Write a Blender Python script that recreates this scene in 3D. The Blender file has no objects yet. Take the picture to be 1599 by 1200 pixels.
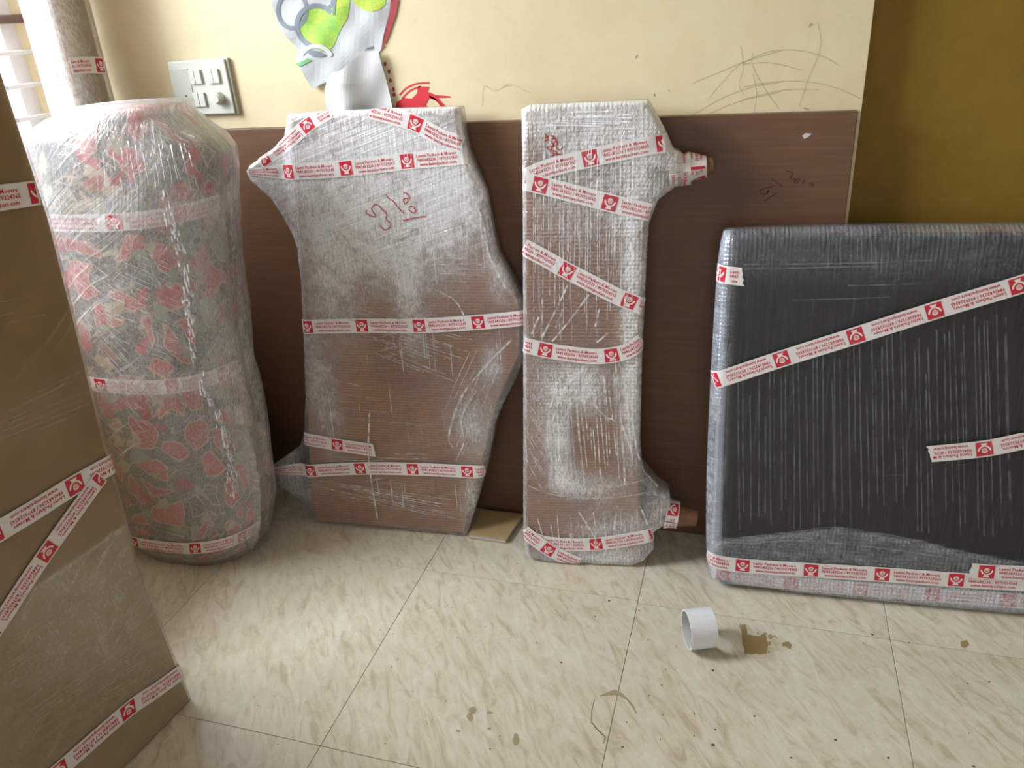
import bpy, bmesh, math, random
import numpy as np
from mathutils import Vector, Matrix, noise as mnoise
from mathutils.geometry import tessellate_polygon

random.seed(7); rng = np.random.default_rng(7)
scene = bpy.context.scene
C = scene.collection

# ------------------------------------------------------------------ camera
W_, H_ = 1599., 1200.
FOC = 1225.0
CAM_H = 1.41
def _ray(x, y):
    v = np.array([x - 800., y - 600., FOC]); return v / np.linalg.norm(v)
_Y = _ray(1205, -20)                       # direction square to the back wall
_X = -_ray(-3500, 320); _X = _X - _Y * (_X @ _Y); _X /= np.linalg.norm(_X)
_Z = np.cross(_X, _Y)
if _Z[1] > 0: _Z = -_Z
ROT = np.stack([_X, _Y, _Z])
cam_d = bpy.data.cameras.new('camera'); cam = bpy.data.objects.new('camera', cam_d); C.objects.link(cam)
cam_d.sensor_width = 36; cam_d.lens = 36 * FOC / W_; cam_d.clip_start = 0.02
m = Matrix.Identity(4)
for r in range(3):
    m[r][0] = ROT[r][0]; m[r][1] = -ROT[r][1]; m[r][2] = -ROT[r][2]
m[2][3] = CAM_H
cam.matrix_world = m
scene.camera = cam

# ------------------------------------------------------------------ world, daylight, exposure
world = bpy.data.worlds.new('world'); scene.world = world; world.use_nodes = True
bg = world.node_tree.nodes['Background']; bg.inputs[0].default_value = (0.93, 0.97, 1, 1); bg.inputs[1].default_value = 1.2
def area(name, loc, target, sx, sy, power, col):
    l = bpy.data.lights.new(name, 'AREA'); l.shape = 'RECTANGLE'; l.size = sx; l.size_y = sy; l.energy = power; l.color = col
    o = bpy.data.objects.new(name, l); C.objects.link(o); o.location = loc
    o.rotation_euler = (Vector(target) - Vector(loc)).to_track_quat('-Z', 'Y').to_euler()
    return o
area('window_daylight', (-3.5, 0.80, 2.75), (-0.4, 1.0, 0.4), 2.6, 1.8, 480, (0.88, 0.945, 1.0))
area('balcony_daylight', (0.3, -2.75, 1.5), (0.0, 1.5, 0.9), 2.2, 2.0, 7, (1.0, 0.97, 0.93))  # added fill light for the camera-facing sides, no such source in view
vs = scene.view_settings
vs.view_transform = 'Standard'; vs.look = 'None'; vs.gamma = 1; vs.use_curve_mapping = False; vs.exposure = 0.42

# ------------------------------------------------------------------ unprojection onto real planes
def dirw(p): return ROT @ _ray(p[0], p[1])
CAMP = np.array([0, 0, CAM_H])
def onY(p, Y): d = dirw(p); return CAMP + d * (Y / d[1])
def onF(p): d = dirw(p); return CAMP + d * (-CAM_H / d[2])
class Frame:
    """a leaning sheet: origin, U along it, V up it, N out of it towards the room"""
    def __init__(s, O, U, V):
        s.O = np.array(O, float); U = np.array(U, float); V = np.array(V, float)
        s.U = U / np.linalg.norm(U); V = V - s.U * (V @ s.U); s.V = V / np.linalg.norm(V); s.N = np.cross(s.U, s.V)
    def px(s, p, n=0.0):
        d = dirw(p); O = s.O + s.N * n
        t = ((O - CAMP) @ s.N) / (d @ s.N); q = CAMP + d * t - O
        return (q @ s.U, q @ s.V)
    def pxs(s, pts, n=0.0): return np.array([s.px(p, n) for p in pts])
    def at(s, u, v, n):
        u = np.asarray(u, float)[..., None]; v = np.asarray(v, float)[..., None]; n = np.asarray(n, float)[..., None] * np.ones_like(u)
        return s.O + u * s.U + v * s.V + n * s.N

# ------------------------------------------------------------------ polygons
def inside(P, poly):
    x, y = P[:, 0], P[:, 1]; r = np.zeros(len(P), bool); n = len(poly)
    for i in range(n):
        x1, y1 = poly[i]; x2, y2 = poly[(i + 1) % n]
        if y1 == y2: continue
        c = ((y1 > y) != (y2 > y)) & (x < (x2 - x1) * (y - y1) / (y2 - y1) + x1); r ^= c
    return r
def seg_near(P, poly):
    best = np.full(len(P), 1e9); near = P.copy(); n = len(poly)
    for i in range(n):
        a = poly[i]; b = poly[(i + 1) % n]; ab = b - a; L = ab @ ab
        if L < 1e-14: continue
        t = np.clip(((P - a) @ ab) / L, 0, 1); q = a + t[:, None] * ab
        d = np.hypot(*(P - q).T); k = d < best
        best[k] = d[k]; near[k] = q[k]
    return best, near
def smooth_poly(pts, it=2):
    p = np.array(pts, float)
    for _ in range(it):
        q = np.roll(p, -1, 0); p = np.stack([p * .75 + q * .25, p * .25 + q * .75], 1).reshape(-1, 2)
    return p
def sstep(a, b, x):
    t = np.clip((x - a) / (b - a), 0, 1); return t * t * (3 - 2 * t)
def fnoise(u, v, s, seed=0):
    u = np.atleast_1d(np.asarray(u, float)); v = np.atleast_1d(np.asarray(v, float))
    return np.array([mnoise.noise(Vector((a * s + seed * 7.3, b * s - seed * 3.1, seed * 1.7))) for a, b in zip(u, v)])

# ------------------------------------------------------------------ object helpers
def link(name, verts, faces, mat, parent=None, smooth=False, uv=None, attrs=None):
    me = bpy.data.meshes.new(name)
    me.from_pydata([tuple(map(float, v)) for v in verts], [], [tuple(map(int, f)) for f in faces])
    if uv is not None:
        l = me.uv_layers.new(name='UVMap'); idx = np.zeros(len(me.loops), int); me.loops.foreach_get('vertex_index', idx)
        l.data.foreach_set('uv', np.asarray(uv, float)[idx].ravel())
    for k, a in (attrs or {}).items():
        t = me.attributes.new(k, 'FLOAT', 'POINT'); t.data.foreach_set('value', np.asarray(a, float))
    if smooth: me.polygons.foreach_set('use_smooth', [True] * len(me.polygons))
    me.materials.append(mat); me.update()
    o = bpy.data.objects.new(name, me); C.objects.link(o)
    if parent is not None:
        o.parent = parent; o.matrix_parent_inverse = Matrix.Translation(-parent.location) if parent.type == 'EMPTY' else Matrix.Identity(4)
    return o
def link_bm(name, bm, mat, parent=None, smooth=False):
    me = bpy.data.meshes.new(name); bm.to_mesh(me); bm.free(); me.materials.append(mat)
    if smooth: me.polygons.foreach_set('use_smooth', [True] * len(me.polygons))
    o = bpy.data.objects.new(name, me); C.objects.link(o)
    if parent is not None:
        o.parent = parent; o.matrix_parent_inverse = Matrix.Translation(-parent.location) if parent.type == 'EMPTY' else Matrix.Identity(4)
    return o
def tag(o, label, cat, group=None):
    o['label'] = label; o['category'] = cat
    if group: o['group'] = group
    return o
def thing(name, label, cat, loc, group=None):
    o = bpy.data.objects.new(name, None); C.objects.link(o); o.location = tuple(map(float, loc)); o.empty_display_size = .1
    return tag(o, label, cat, group)
def struct(o): o['kind'] = 'structure'; return o
def box_bm(x0, x1, y0, y1, z0, z1, bev=0.0, seg=2):
    bm = bmesh.new(); bmesh.ops.create_cube(bm, size=1)
    for v in bm.verts:
        v.co = Vector(((x0 + x1) / 2 + v.co.x * (x1 - x0), (y0 + y1) / 2 + v.co.y * (y1 - y0), (z0 + z1) / 2 + v.co.z * (z1 - z0)))
    if bev: bmesh.ops.bevel(bm, geom=bm.edges[:], offset=bev, segments=seg, affect='EDGES', profile=.5)
    return bm
def box(name, x0, x1, y0, y1, z0, z1, mat, parent=None, bev=0.0):
    return link_bm(name, box_bm(x0, x1, y0, y1, z0, z1, bev), mat, parent)
def slab(name, fr, poly, n0, n1, mat, parent=None, bev=0.003):
    """a plate of real thickness whose outline is poly in the frame"""
    bm = bmesh.new()
    f = bm.faces.new([bm.verts.new(p) for p in fr.at(poly[:, 0], poly[:, 1], n1)])
    r = bmesh.ops.extrude_face_region(bm, geom=[f])
    for v in [g for g in r['geom'] if isinstance(g, bmesh.types.BMVert)]: v.co += Vector(fr.N * (n0 - n1))
    bmesh.ops.recalc_face_normals(bm, faces=bm.faces[:])
    if bev: bmesh.ops.bevel(bm, geom=[e for e in bm.edges if e.calc_face_angle(0) > .6], offset=bev, segments=2, affect='EDGES', profile=.5)
    me_uv = bm.loops.layers.uv.new('UVMap')
    for fc in bm.faces:
        for lp in fc.loops:
            q = np.array(lp.vert.co) - fr.O; lp[me_uv].uv = (q @ fr.U, q @ fr.V)
    return link_bm(name, bm, mat, parent)
def tube(name, pts, radii, mat, parent=None, seg=14, squash=1.0):
    pts = [Vector(p) for p in pts]; V = []; F = []
    for i, p in enumerate(pts):
        d = (pts[min(i + 1, len(pts) - 1)] - pts[max(i - 1, 0)]).normalized()
        a = d.cross(Vector((0, 0, 1))).normalized(); b = d.cross(a).normalized()
        for k in range(seg):
            t = 2 * math.pi * k / seg; V.append(p + a * math.cos(t) * radii[i] * squash + b * math.sin(t) * radii[i])
    for i in range(len(pts) - 1):
        for k in range(seg): F.append((i * seg + k, i * seg + (k + 1) % seg, (i + 1) * seg + (k + 1) % seg, (i + 1) * seg + k))
    F.append(tuple(range(seg))[::-1]); F.append(tuple(range((len(pts) - 1) * seg, len(pts) * seg)))
    return link(name, V, F, mat, parent, smooth=False)

# ------------------------------------------------------------------ materials
def lin(r, g, b):
    return tuple(((c / 255) / 12.92 if c / 255 <= .04045 else ((c / 255 + .055) / 1.055) ** 2.4) for c in (r, g, b)) + (1,)
class NT:
    def __init__(s, name):
        s.m = bpy.data.materials.new(name); s.m.use_nodes = True; s.t = s.m.node_tree; s.t.nodes.clear()
        s.out = s.n('ShaderNodeOutputMaterial')
    def n(s, typ, **kw):
        o = s.t.nodes.new(typ)
        for k, v in kw.items():
            if k.startswith('i_'):
                key = k[2:]; key = int(key) if key.isdigit() else key.replace('_', ' ')
                if hasattr(v, 'is_output'): s.t.links.new(v, o.inputs[key])
                else: o.inputs[key].default_value = v
            else: setattr(o, k, v)
        return o
    def math(s, op, a, b=None, clamp=False):
        o = s.n('ShaderNodeMath', operation=op, use_clamp=clamp)
        for i, v in enumerate((a, b)):
            if v is None: continue
            if hasattr(v, 'is_output'): s.t.links.new(v, o.inputs[i])
            else: o.inputs[i].default_value = v
        return o.outputs[0]
    def ramp(s, fac, *stops):
        o = s.n('ShaderNodeValToRGB'); s.t.links.new(fac, o.inputs[0]); e = o.color_ramp.elements
        while len(e) < len(stops): e.new(.5)
        for k, (p, c) in zip(e, stops):
            k.position = p; k.color = c if isinstance(c, tuple) else (c, c, c, 1)
        return o.outputs[0]
    def mix(s, fac, a, b, mode='MIX'):
        o = s.n('ShaderNodeMix', data_type='RGBA', blend_type=mode)
        for i, v in ((0, fac), (6, a), (7, b)):
            if hasattr(v, 'is_output'): s.t.links.new(v, o.inputs[i])
            else: o.inputs[i].default_value = v
        return o.outputs[2]
    def coord(s, kind='Object', scale=(1, 1, 1), rot=(0, 0, 0)):
        if kind == 'Position': c = s.n('ShaderNodeNewGeometry').outputs['Position']
        else: c = s.n('ShaderNodeTexCoord').outputs[kind]
        mp = s.n('ShaderNodeMapping', i_Vector=c, i_Scale=scale, i_Rotation=rot); return mp.outputs[0]
    def noise(s, vec, scale, detail=4, rough=.55, dist=0):
        return s.n('ShaderNodeTexNoise', i_Vector=vec, i_Scale=scale, i_Detail=detail, i_Roughness=rough, i_Distortion=dist).outputs[0]
    def bsdf(s, col, rough=.6, bump=None, bstr=.2, bdist=.002, **kw):
        p = s.n('ShaderNodeBsdfPrincipled')
        for k, v in (('Base Color', col), ('Roughness', rough)):
            if hasattr(v, 'is_output'): s.t.links.new(v, p.inputs[k])
            else: p.inputs[k].default_value = v
        for k, v in kw.items(): p.inputs[k.replace('_', ' ')].default_value = v
        if bump is not None:
            b = s.n('ShaderNodeBump', i_Height=bump, i_Strength=bstr, i_Distance=bdist); s.t.links.new(b.outputs[0], p.inputs['Normal'])
        return p.outputs[0]
    def done(s, sh): s.t.links.new(sh, s.out.inputs[0]); return s.m

def plain(name, col, rough=.6, **kw):
    t = NT(name); nz = t.noise(t.coord('Object'), 60, 3)
    c2 = tuple(x * .86 for x in col[:3]) + (1,)
    return t.done(t.bsdf(t.mix(nz, c2, col), rough, nz, .08, .001, **kw))

def m_wall(name, c1, c2, rough=.55):
    t = NT(name); v = t.coord('Position')
    a = t.noise(v, 3.2, 5, .6); b = t.noise(v, 26, 4, .6); f = t.ramp(t.math('ADD', t.math('MULTIPLY', a, .7), t.math('MULTIPLY', b, .3)), (.35, 0.0), (.62, 1.0))
    col = t.mix(f, c2, c1)
    sm = t.ramp(t.noise(t.coord('Position', (1, 1, 1.6)), 5.5, 6, .7, 1.2), (.62, 0.0), (.74, 1.0))
    col = t.mix(t.math('MULTIPLY', sm, .35), col, tuple(x * .72 for x in c2[:3]) + (1,))
    return t.done(t.bsdf(col, rough, t.noise(v, 90, 3), .12, .002))
M = {}
M['wall'] = m_wall('cream_paint', lin(214, 199, 164), lin(204, 188, 150))
M['mustard'] = m_wall('mustard_paint', lin(130, 102, 14), lin(118, 90, 11), .7)
M['ceiling'] = m_wall('white_paint', lin(235, 232, 222), lin(225, 222, 210))

t = NT('brown_plywood')
v = t.coord('Position', (3, 3, 60)); g = t.noise(v, 2.0, 6, .65, .4); g2 = t.noise(t.coord('Position', (1, 1, 1)), 4, 4)
col = t.mix(t.ramp(g, (.3, 0.0), (.7, 1.0)), lin(88, 59, 38), lin(104, 72, 46)); col = t.mix(t.math('MULTIPLY', t.ramp(g2, (.45, 0.0), (.75, 1.0)), .5), col, lin(84, 54, 42))
M['ply'] = t.done(t.bsdf(col, .5, g, .1, .001))

t = NT('marbled_vinyl_tile')
oi = t.n('ShaderNodeObjectInfo').outputs['Random']
pos = t.n('ShaderNodeNewGeometry').outputs['Position']
off = t.n('ShaderNodeVectorMath', operation='ADD', i_0=pos, i_1=t.n('ShaderNodeCombineXYZ', i_X=t.math('MULTIPLY', oi, 17.0), i_Y=t.math('MULTIPLY', oi, 9.0)).outputs[0]).outputs[0]
rz = t.n('ShaderNodeCombineXYZ', i_Z=t.math('ADD', -.75, t.math('MULTIPLY', oi, .5))).outputs[0]
mp = t.n('ShaderNodeMapping', i_Vector=off, i_Scale=(15, 5.0, 4)); t.t.links.new(rz, mp.inputs['Rotation'])
rot = t.n('ShaderNodeVectorRotate', rotation_type='Z_AXIS', i_Vector=off, i_Angle=-.6).outputs[0]
mp = t.n('ShaderNodeMapping', i_Vector=rot, i_Scale=(34, 9, 4)).outputs[0]
a = t.noise(mp, 1.0, 4, .55, 1.6); b = t.noise(off, 5, 4)
col = t.ramp(a, (.30, lin(180, 167, 142)), (.48, lin(201, 192, 173)), (.68, lin(210, 203, 187)))
col = t.mix(t.math('MULTIPLY', t.ramp(b, (.4, 0.0), (.75, 1.0)), .22), col, lin(184, 172, 148))
rg = t.ramp(t.noise(off, 9, 4), (.3, .2), (.7, .34))
M['tile'] = t.done(t.bsdf(col, rg, t.noise(off, 30, 3), .03, .002))
M['grout'] = plain('grout', lin(136, 124, 104), .8)

def m_cardboard(name, c1, c2, stripes=0.0, rough=.62, film=.0):
    t = NT(name); v = t.coord('UV')
    a = t.noise(v, 7, 5, .6, .6); col = t.mix(t.ramp(a, (.35, 0.0), (.66, 1.0)), c2, c1)
    w = t.n('ShaderNodeTexWave', i_Vector=v, wave_type='BANDS', bands_direction='Y', i_Scale=38.0, i_Distortion=1.2, i_Detail=2.0).outputs[1]
    x = t.n('ShaderNodeTexNoise', i_Vector=t.coord('UV', (40, 400, 1)), i_Scale=1.0, i_Detail=3.0).outputs[0]
    if stripes: col = t.mix(t.math('MULTIPLY', t.math('ADD', t.math('MULTIPLY', w, .5), t.math('MULTIPLY', x, .5)), stripes), col, tuple(q * .45 for q in c2[:3]) + (1,))
    return t.done(t.bsdf(col, rough, w, .15 if stripes else .03, .001))
M['carton'] = m_cardboard('brown_carton_board', lin(160, 132, 88), lin(146, 118, 76))
M['corr'] = m_cardboard('corrugated_board', lin(182, 124, 70), lin(152, 100, 68), .95)
t = NT('black_screen'); v = t.coord('UV', (160, 5, 1))
M['black'] = t.done(t.bsdf(t.mix(t.ramp(t.noise(v, 1.0, 4), (.35, 0.0), (.75, 1.0)), lin(16, 16, 17), lin(40, 38, 41)), .5))
M['foam'] = plain('grey_foam', lin(150, 156, 170), .7)
M['wood'] = plain('brown_wood', lin(120, 82, 55), .5)
M['darkwood'] = plain('dark_wood', lin(58, 42, 38), .5)
M['tape'] = plain('white_tape', lin(226, 220, 220), .28)
M['print'] = plain('red_print', lin(196, 34, 58), .4)
M['emblem'] = plain('white_print', lin(236, 222, 220), .4)
M['ink'] = plain('red_ink', lin(166, 60, 64), .6)
M['crayon'] = plain('faint_crayon', lin(206, 160, 132), .7)
M['darkink'] = plain('dark_red_ink', lin(84, 34, 28), .6)
M['pencil'] = plain('pencil', lin(158, 146, 112), .8)
M['redpaint'] = plain('red_paint', lin(206, 40, 54), .5)
M['redtrim'] = plain('red_trim', lin(158, 50, 52), .6)
M['plastic'] = plain('white_plastic', lin(208, 210, 200), .32)
M['plastic2'] = plain('ivory_plastic', lin(190, 192, 182), .35)
M['hole'] = plain('dark_hole', lin(50, 46, 42), .7)
M['paperw'] = plain('white_paper', lin(184, 186, 188), .75)
M['paperg'] = plain('grey_paper_back', lin(190, 190, 190), .8)
M['grey_print'] = plain('grey_print', lin(122, 130, 140), .7)
M['lightgrey'] = plain('light_grey_print', lin(205, 210, 208), .7)
M['white_core'] = plain('white_core', lin(226, 226, 232), .5)
M['greymet'] = plain('window_metal', lin(214, 210, 212), .4)
M['brownmet'] = plain('brown_metal', lin(96, 72, 66), .45)
M['kraft'] = plain('kraft_cover', lin(182, 156, 112), .6)
M['pages'] = plain('paper_pages', lin(196, 198, 206), .7)
M['dirt'] = plain('dirt', lin(92, 80, 62), .9)
M['glue'] = plain('glue_residue', lin(152, 128, 84), .7)
M['grime'] = plain('grime', lin(160, 144, 112), .8)
t = NT('green_leaf_print'); v = t.coord('Object'); a = t.noise(v, 22, 5, .6, .5)
vo = t.n('ShaderNodeTexVoronoi', i_Vector=v, i_Scale=70.0, feature='DISTANCE_TO_EDGE').outputs[0]
col = t.ramp(a, (.35, lin(132, 182, 74)), (.5, lin(156, 192, 72)), (.65, lin(186, 196, 62)))
M['leaf'] = t.done(t.bsdf(t.mix(t.ramp(vo, (.02, .6), (.06, 0.0)), col, lin(110, 175, 84)), .7))
M['leafdark'] = plain('green_strip_print', lin(110, 168, 112), .7)

# patterned mattress ticking: garden shapes with pale outlines on a grey mottled ground
t = NT('floral_fabric'); v = t.coord('UV')
vd = t.n('ShaderNodeVectorMath', operation='ADD', i_0=v, i_1=t.n('ShaderNodeVectorMath', operation='SCALE', i_0=t.n('ShaderNodeTexNoise', i_Vector=v, i_Scale=9.0, i_Detail=2.0).outputs[1], i_Scale=.07).outputs[0]).outputs[0]
vor = t.n('ShaderNodeTexVoronoi', i_Vector=vd, i_Scale=10.5, i_Randomness=.95); edge = t.n('ShaderNodeTexVoronoi', i_Vector=vd, i_Scale=10.5, i_Randomness=.95, feature='DISTANCE_TO_EDGE').outputs[0]
rnd = t.n('ShaderNodeSeparateColor', i_0=vor.outputs[1]).outputs[0]
cell = t.n('ShaderNodeValToRGB', i_0=rnd); cr = cell.color_ramp; cr.interpolation = 'CONSTANT'
stops = [(0, lin(176, 44, 60)), (.34, lin(78, 78, 80)), (.44, lin(186, 66, 70)), (.70, lin(126, 150, 118)), (.82, lin(66, 68, 70)), (.88, lin(188, 170, 148))]
while len(cr.elements) < len(stops): cr.elements.new(.5)
for e, (p, c) in zip(cr.elements, stops): e.position = p; e.color = c
speck = t.ramp(t.noise(v, 130, 3, .7), (.42, 0.0), (.62, 1.0))
ground = t.mix(speck, lin(78, 77, 78), lin(142, 132, 122))
cont = t.math('ABSOLUTE', t.math('SUBTRACT', t.noise(v, 11, 2, .5, .8), .5)); ground = t.mix(t.ramp(cont, (.006, .6), (.016, 0.0)), ground, lin(206, 184, 160))
body = t.mix(t.math('MULTIPLY', speck, .5), cell.outputs[0], lin(206, 176, 160))
has = t.ramp(t.n('ShaderNodeSeparateColor', i_0=vor.outputs[1]).outputs[1], (.80, 1.0), (.82, 0.0))
col = t.mix(t.math('MULTIPLY', t.ramp(edge, (.15, 0.0), (.18, 1.0)), has), ground, body)
ring = t.math('SUBTRACT', t.ramp(edge, (.12, 0.0), (.14, 1.0)), t.ramp(edge, (.16, 0.0), (.18, 1.0)), True)
col = t.mix(t.math('MULTIPLY', t.math('MULTIPLY', ring, has), .8), col, lin(214, 178, 150))
v3 = t.n('ShaderNodeTexVoronoi', i_Vector=vd, i_Scale=21.0); e3 = t.n('ShaderNodeTexVoronoi', i_Vector=vd, i_Scale=21.0, feature='DISTANCE_TO_EDGE').outputs[0]
r3 = t.n('ShaderNodeSeparateColor', i_0=v3.outputs[1]); pick = t.ramp(r3.outputs[0], (.64, 0.0), (.66, 1.0))
small = t.ramp(r3.outputs[1], (0.0, lin(170, 40, 58)), (.4, lin(190, 70, 74)), (.6, lin(120, 146, 116)), (1.0, lin(196, 176, 150)))
col = t.mix(t.math('MULTIPLY', t.ramp(e3, (.10, 0.0), (.14, .9)), pick), col, small)
M['floral'] = t.done(t.bsdf(col, .8, t.noise(v, 40, 3), .2, .004))

def m_film(name, base=.08, haze=.5, streak=.5, angle=0.0, angle2=None, sc=(120, 4), tint=(.93, .94, .97, 1), bubble=0.0, wr=.5, gl=.3):
    """thin stretch film: clear where single, milky where layers pile up ('dens'), with taut pull lines"""
    t = NT(name); v = t.coord('UV')
    dens = t.n('ShaderNodeAttribute', attribute_name='dens').outputs['Fac']; sk = t.n('ShaderNodeAttribute', attribute_name='streak').outputs['Fac']
    h1 = t.noise(v, 13, 6, .62, 1.3); h2 = t.noise(v, 60, 4, .6, .6)
    hz = t.ramp(t.math('ADD', t.math('MULTIPLY', h1, .65), t.math('MULTIPLY', h2, .35)), (.30, .25), (.70, 1.0))
    def lines(ang, seed, lo, hi):
        r = t.n('ShaderNodeVectorRotate', rotation_type='Z_AXIS', i_Vector=v, i_Angle=ang).outputs[0]
        mp = t.n('ShaderNodeMapping', i_Vector=r, i_Scale=(sc[0], sc[1], 1), i_Location=(seed, seed, 0)).outputs[0]
        return t.noise(mp, 1.0, 3, .6, .15), lo, hi
    a, lo, hi = lines(angle, 0.0, .6, .74); s1 = t.ramp(a, (lo, 0.0), (hi, 1.0)); hgt = a
    if angle2 is not None:
        b, lo, hi = lines(angle2, 3.3, .62, .74); gate = t.ramp(t.noise(v, 4.2, 2), (.45, 0.0), (.6, 1.0))
        s1 = t.math('MAXIMUM', s1, t.math('MULTIPLY', t.ramp(b, (lo, 0.0), (hi, 1.0)), gate)); hgt = t.math('ADD', a, b)
    f = t.math('ADD', t.math('MULTIPLY', t.math('MULTIPLY', dens, hz), haze * 1.6), t.math('MULTIPLY', t.math('MULTIPLY', s1, sk), streak))
    fine = t.noise(t.n('ShaderNodeMapping', i_Vector=v, i_Scale=(1, .35, 1)).outputs[0], 190, 3, .7)
    f = t.math('MULTIPLY', t.math('ADD', f, base), t.math('ADD', .1, t.math('MULTIPLY', fine, 1.85)))
    f = t.math('MINIMUM', f, .92)
    hh = t.math('ADD', t.math('MULTIPLY', hgt, .5), t.math('MULTIPLY', h1, .8 * wr))
    if bubble:
        vb = t.n('ShaderNodeTexVoronoi', i_Vector=v, i_Scale=105.0, i_Randomness=.25).outputs[0]
        hh = t.math('ADD', hh, t.math('MULTIPLY', vb, -1.2 * bubble))
    bp = t.n('ShaderNodeBump', i_Height=hh, i_Strength=.75, i_Distance=.006).outputs[0]
    df = t.n('ShaderNodeBsdfDiffuse', i_Color=tint, i_Normal=bp).outputs[0]; tr = t.n('ShaderNodeBsdfTranslucent', i_Color=tint, i_Normal=bp).outputs[0]
    milk = t.n('ShaderNodeMixShader', i_0=.3, i_1=df, i_2=tr).outputs[0]
    g = t.n('ShaderNodeBsdfGlossy', i_Color=(1, 1, 1, 1), i_Roughness=.2, i_Normal=bp).outputs[0]
    milk = t.n('ShaderNodeMixShader', i_0=.18, i_1=milk, i_2=g).outputs[0]
    sh = t.n('ShaderNodeMixShader', i_0=f, i_1=t.n('ShaderNodeBsdfTransparent', i_Color=(.97, .97, .98, 1)).outputs[0], i_2=milk).outputs[0]
    fr = t.n('ShaderNodeFresnel', i_IOR=1.42, i_Normal=bp).outputs[0]
    g2 = t.n('ShaderNodeBsdfGlossy', i_Color=(1, 1, 1, 1), i_Roughness=.13, i_Normal=bp).outputs[0]
    sh = t.n('ShaderNodeMixShader', i_0=t.math('MINIMUM', t.math('MULTIPLY', fr, gl * 3), .5), i_1=sh, i_2=g2).outputs[0]
    return t.done(sh)
M['film_a'] = m_film('stretch_film_over_board', .06, .80, .9, 0.0, 1.25)
M['film_b'] = m_film('stretch_film_over_table', .08, .78, .85, 0.0, .45, bubble=.3)
M['film_tv'] = m_film('stretch_film_over_screen', .008, .45, .07, 0.0, 1.45, sc=(150, 3), bubble=.5, tint=(.82, .87, .98, 1), gl=.08)
M['film_roll'] = m_film('stretch_film_over_roll', .08, .46, .6, .95, .12, wr=.9, gl=.4)
M['film_box'] = m_film('stretch_film_over_carton', .03, .35, .34, .98, None, sc=(120, 3), gl=.16, wr=.1, tint=(.88, .84, .78, 1))
t = NT('film_crease'); g = t.n('ShaderNodeBsdfGlossy', i_Roughness=.25).outputs[0]; df = t.n('ShaderNodeBsdfDiffuse', i_Color=(.95, .96, 1, 1)).outputs[0]  # white line colour, also used for painted glints on the film
nz = t.ramp(t.noise(t.coord('Position'), 55, 3), (.38, .1), (.62, .75))
M['crease'] = t.done(t.n('ShaderNodeMixShader', i_0=nz, i_1=t.n('ShaderNodeBsdfTransparent').outputs[0], i_2=t.n('ShaderNodeMixShader', i_0=.35, i_1=df, i_2=g).outputs[0]).outputs[0])
t = NT('faint_film_crease'); df = t.n('ShaderNodeBsdfDiffuse', i_Color=(.85, .87, .95, 1)).outputs[0]
nz = t.ramp(t.noise(t.coord('Position'), 30, 3), (.35, .01), (.7, .13))
M['crease_soft'] = t.done(t.n('ShaderNodeMixShader', i_0=nz, i_1=t.n('ShaderNodeBsdfTransparent').outputs[0], i_2=df).outputs[0])
M['film_col'] = m_film('stretch_film_over_column', .22, .5, .2, .3, None, sc=(9, 7), wr=.2)

# ------------------------------------------------------------------ film hull: a grid cut to an outline, wrapped round to the back
def hull(name, fr, outline, nf, nb, mat, parent, res=.008, dens=None, streak=None):
    lo = outline.min(0) - res; hi = outline.max(0) + res
    nx = int((hi[0] - lo[0]) / res) + 2; ny = int((hi[1] - lo[1]) / res) + 2
    gx, gy = np.meshgrid(lo[0] + np.arange(nx) * res, lo[1] + np.arange(ny) * res); P = np.stack([gx.ravel(), gy.ravel()], 1)
    ins = inside(P, outline); cc = P.reshape(ny, nx, 2); ctr = ((cc[:-1, :-1] + cc[1:, 1:]) / 2).reshape(-1, 2)
    cin = inside(ctr, outline)
    quads = []
    for k in np.nonzero(cin)[0]:
        j, i = divmod(k, nx - 1); a = j * nx + i; quads.append((a, a + 1, a + nx + 1, a + nx))
    used = sorted({q for f in quads for q in f}); mp = {g: i for i, g in enumerate(used)}
    Q = P[used]; q_in = ins[used]; d, near = seg_near(Q, outline)
    cnt = {}
    for f in quads:
        for e in range(4):
            k = tuple(sorted((f[e], f[(e + 1) % 4]))); cnt[k] = cnt.get(k, 0) + 1
    bnd = {g for k, c in cnt.items() if c == 1 for g in k}
    bmask = np.array([g in bnd for g in used]); Q[bmask | ~q_in] = near[bmask | ~q_in]
    d, _ = seg_near(Q, outline)
    n1 = nf(Q[:, 0], Q[:, 1], d); n0 = nb(Q[:, 0], Q[:, 1], d); n = len(Q)
    V = np.concatenate([fr.at(Q[:, 0], Q[:, 1], n1), fr.at(Q[:, 0], Q[:, 1], n0)])
    F = [tuple(mp[g] for g in f) for f in quads]; F2 = [tuple(n + i for i in f[::-1]) for f in F]; S = []
    for f in quads:
        for e in range(4):
            a, b = f[e], f[(e + 1) % 4]
            if cnt[tuple(sorted((a, b)))] == 1: S.append((mp[b], mp[a], n + mp[a], n + mp[b]))
    D = np.ones(n) * .5 if dens is None else dens(Q[:, 0], Q[:, 1], d); K = np.ones(n) * .5 if streak is None else streak(Q[:, 0], Q[:, 1], d)
    return link(name, V, F + F2 + S, mat, parent, True, np.concatenate([Q, Q + np.array([.13, .11])]), {'dens': np.concatenate([D, D * .3]), 'streak': np.concatenate([K, K * .3])})
def rnd_edge(d, r): return -r + np.sqrt(np.maximum(r * r - (r - np.minimum(d, r)) ** 2, 0))

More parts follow.
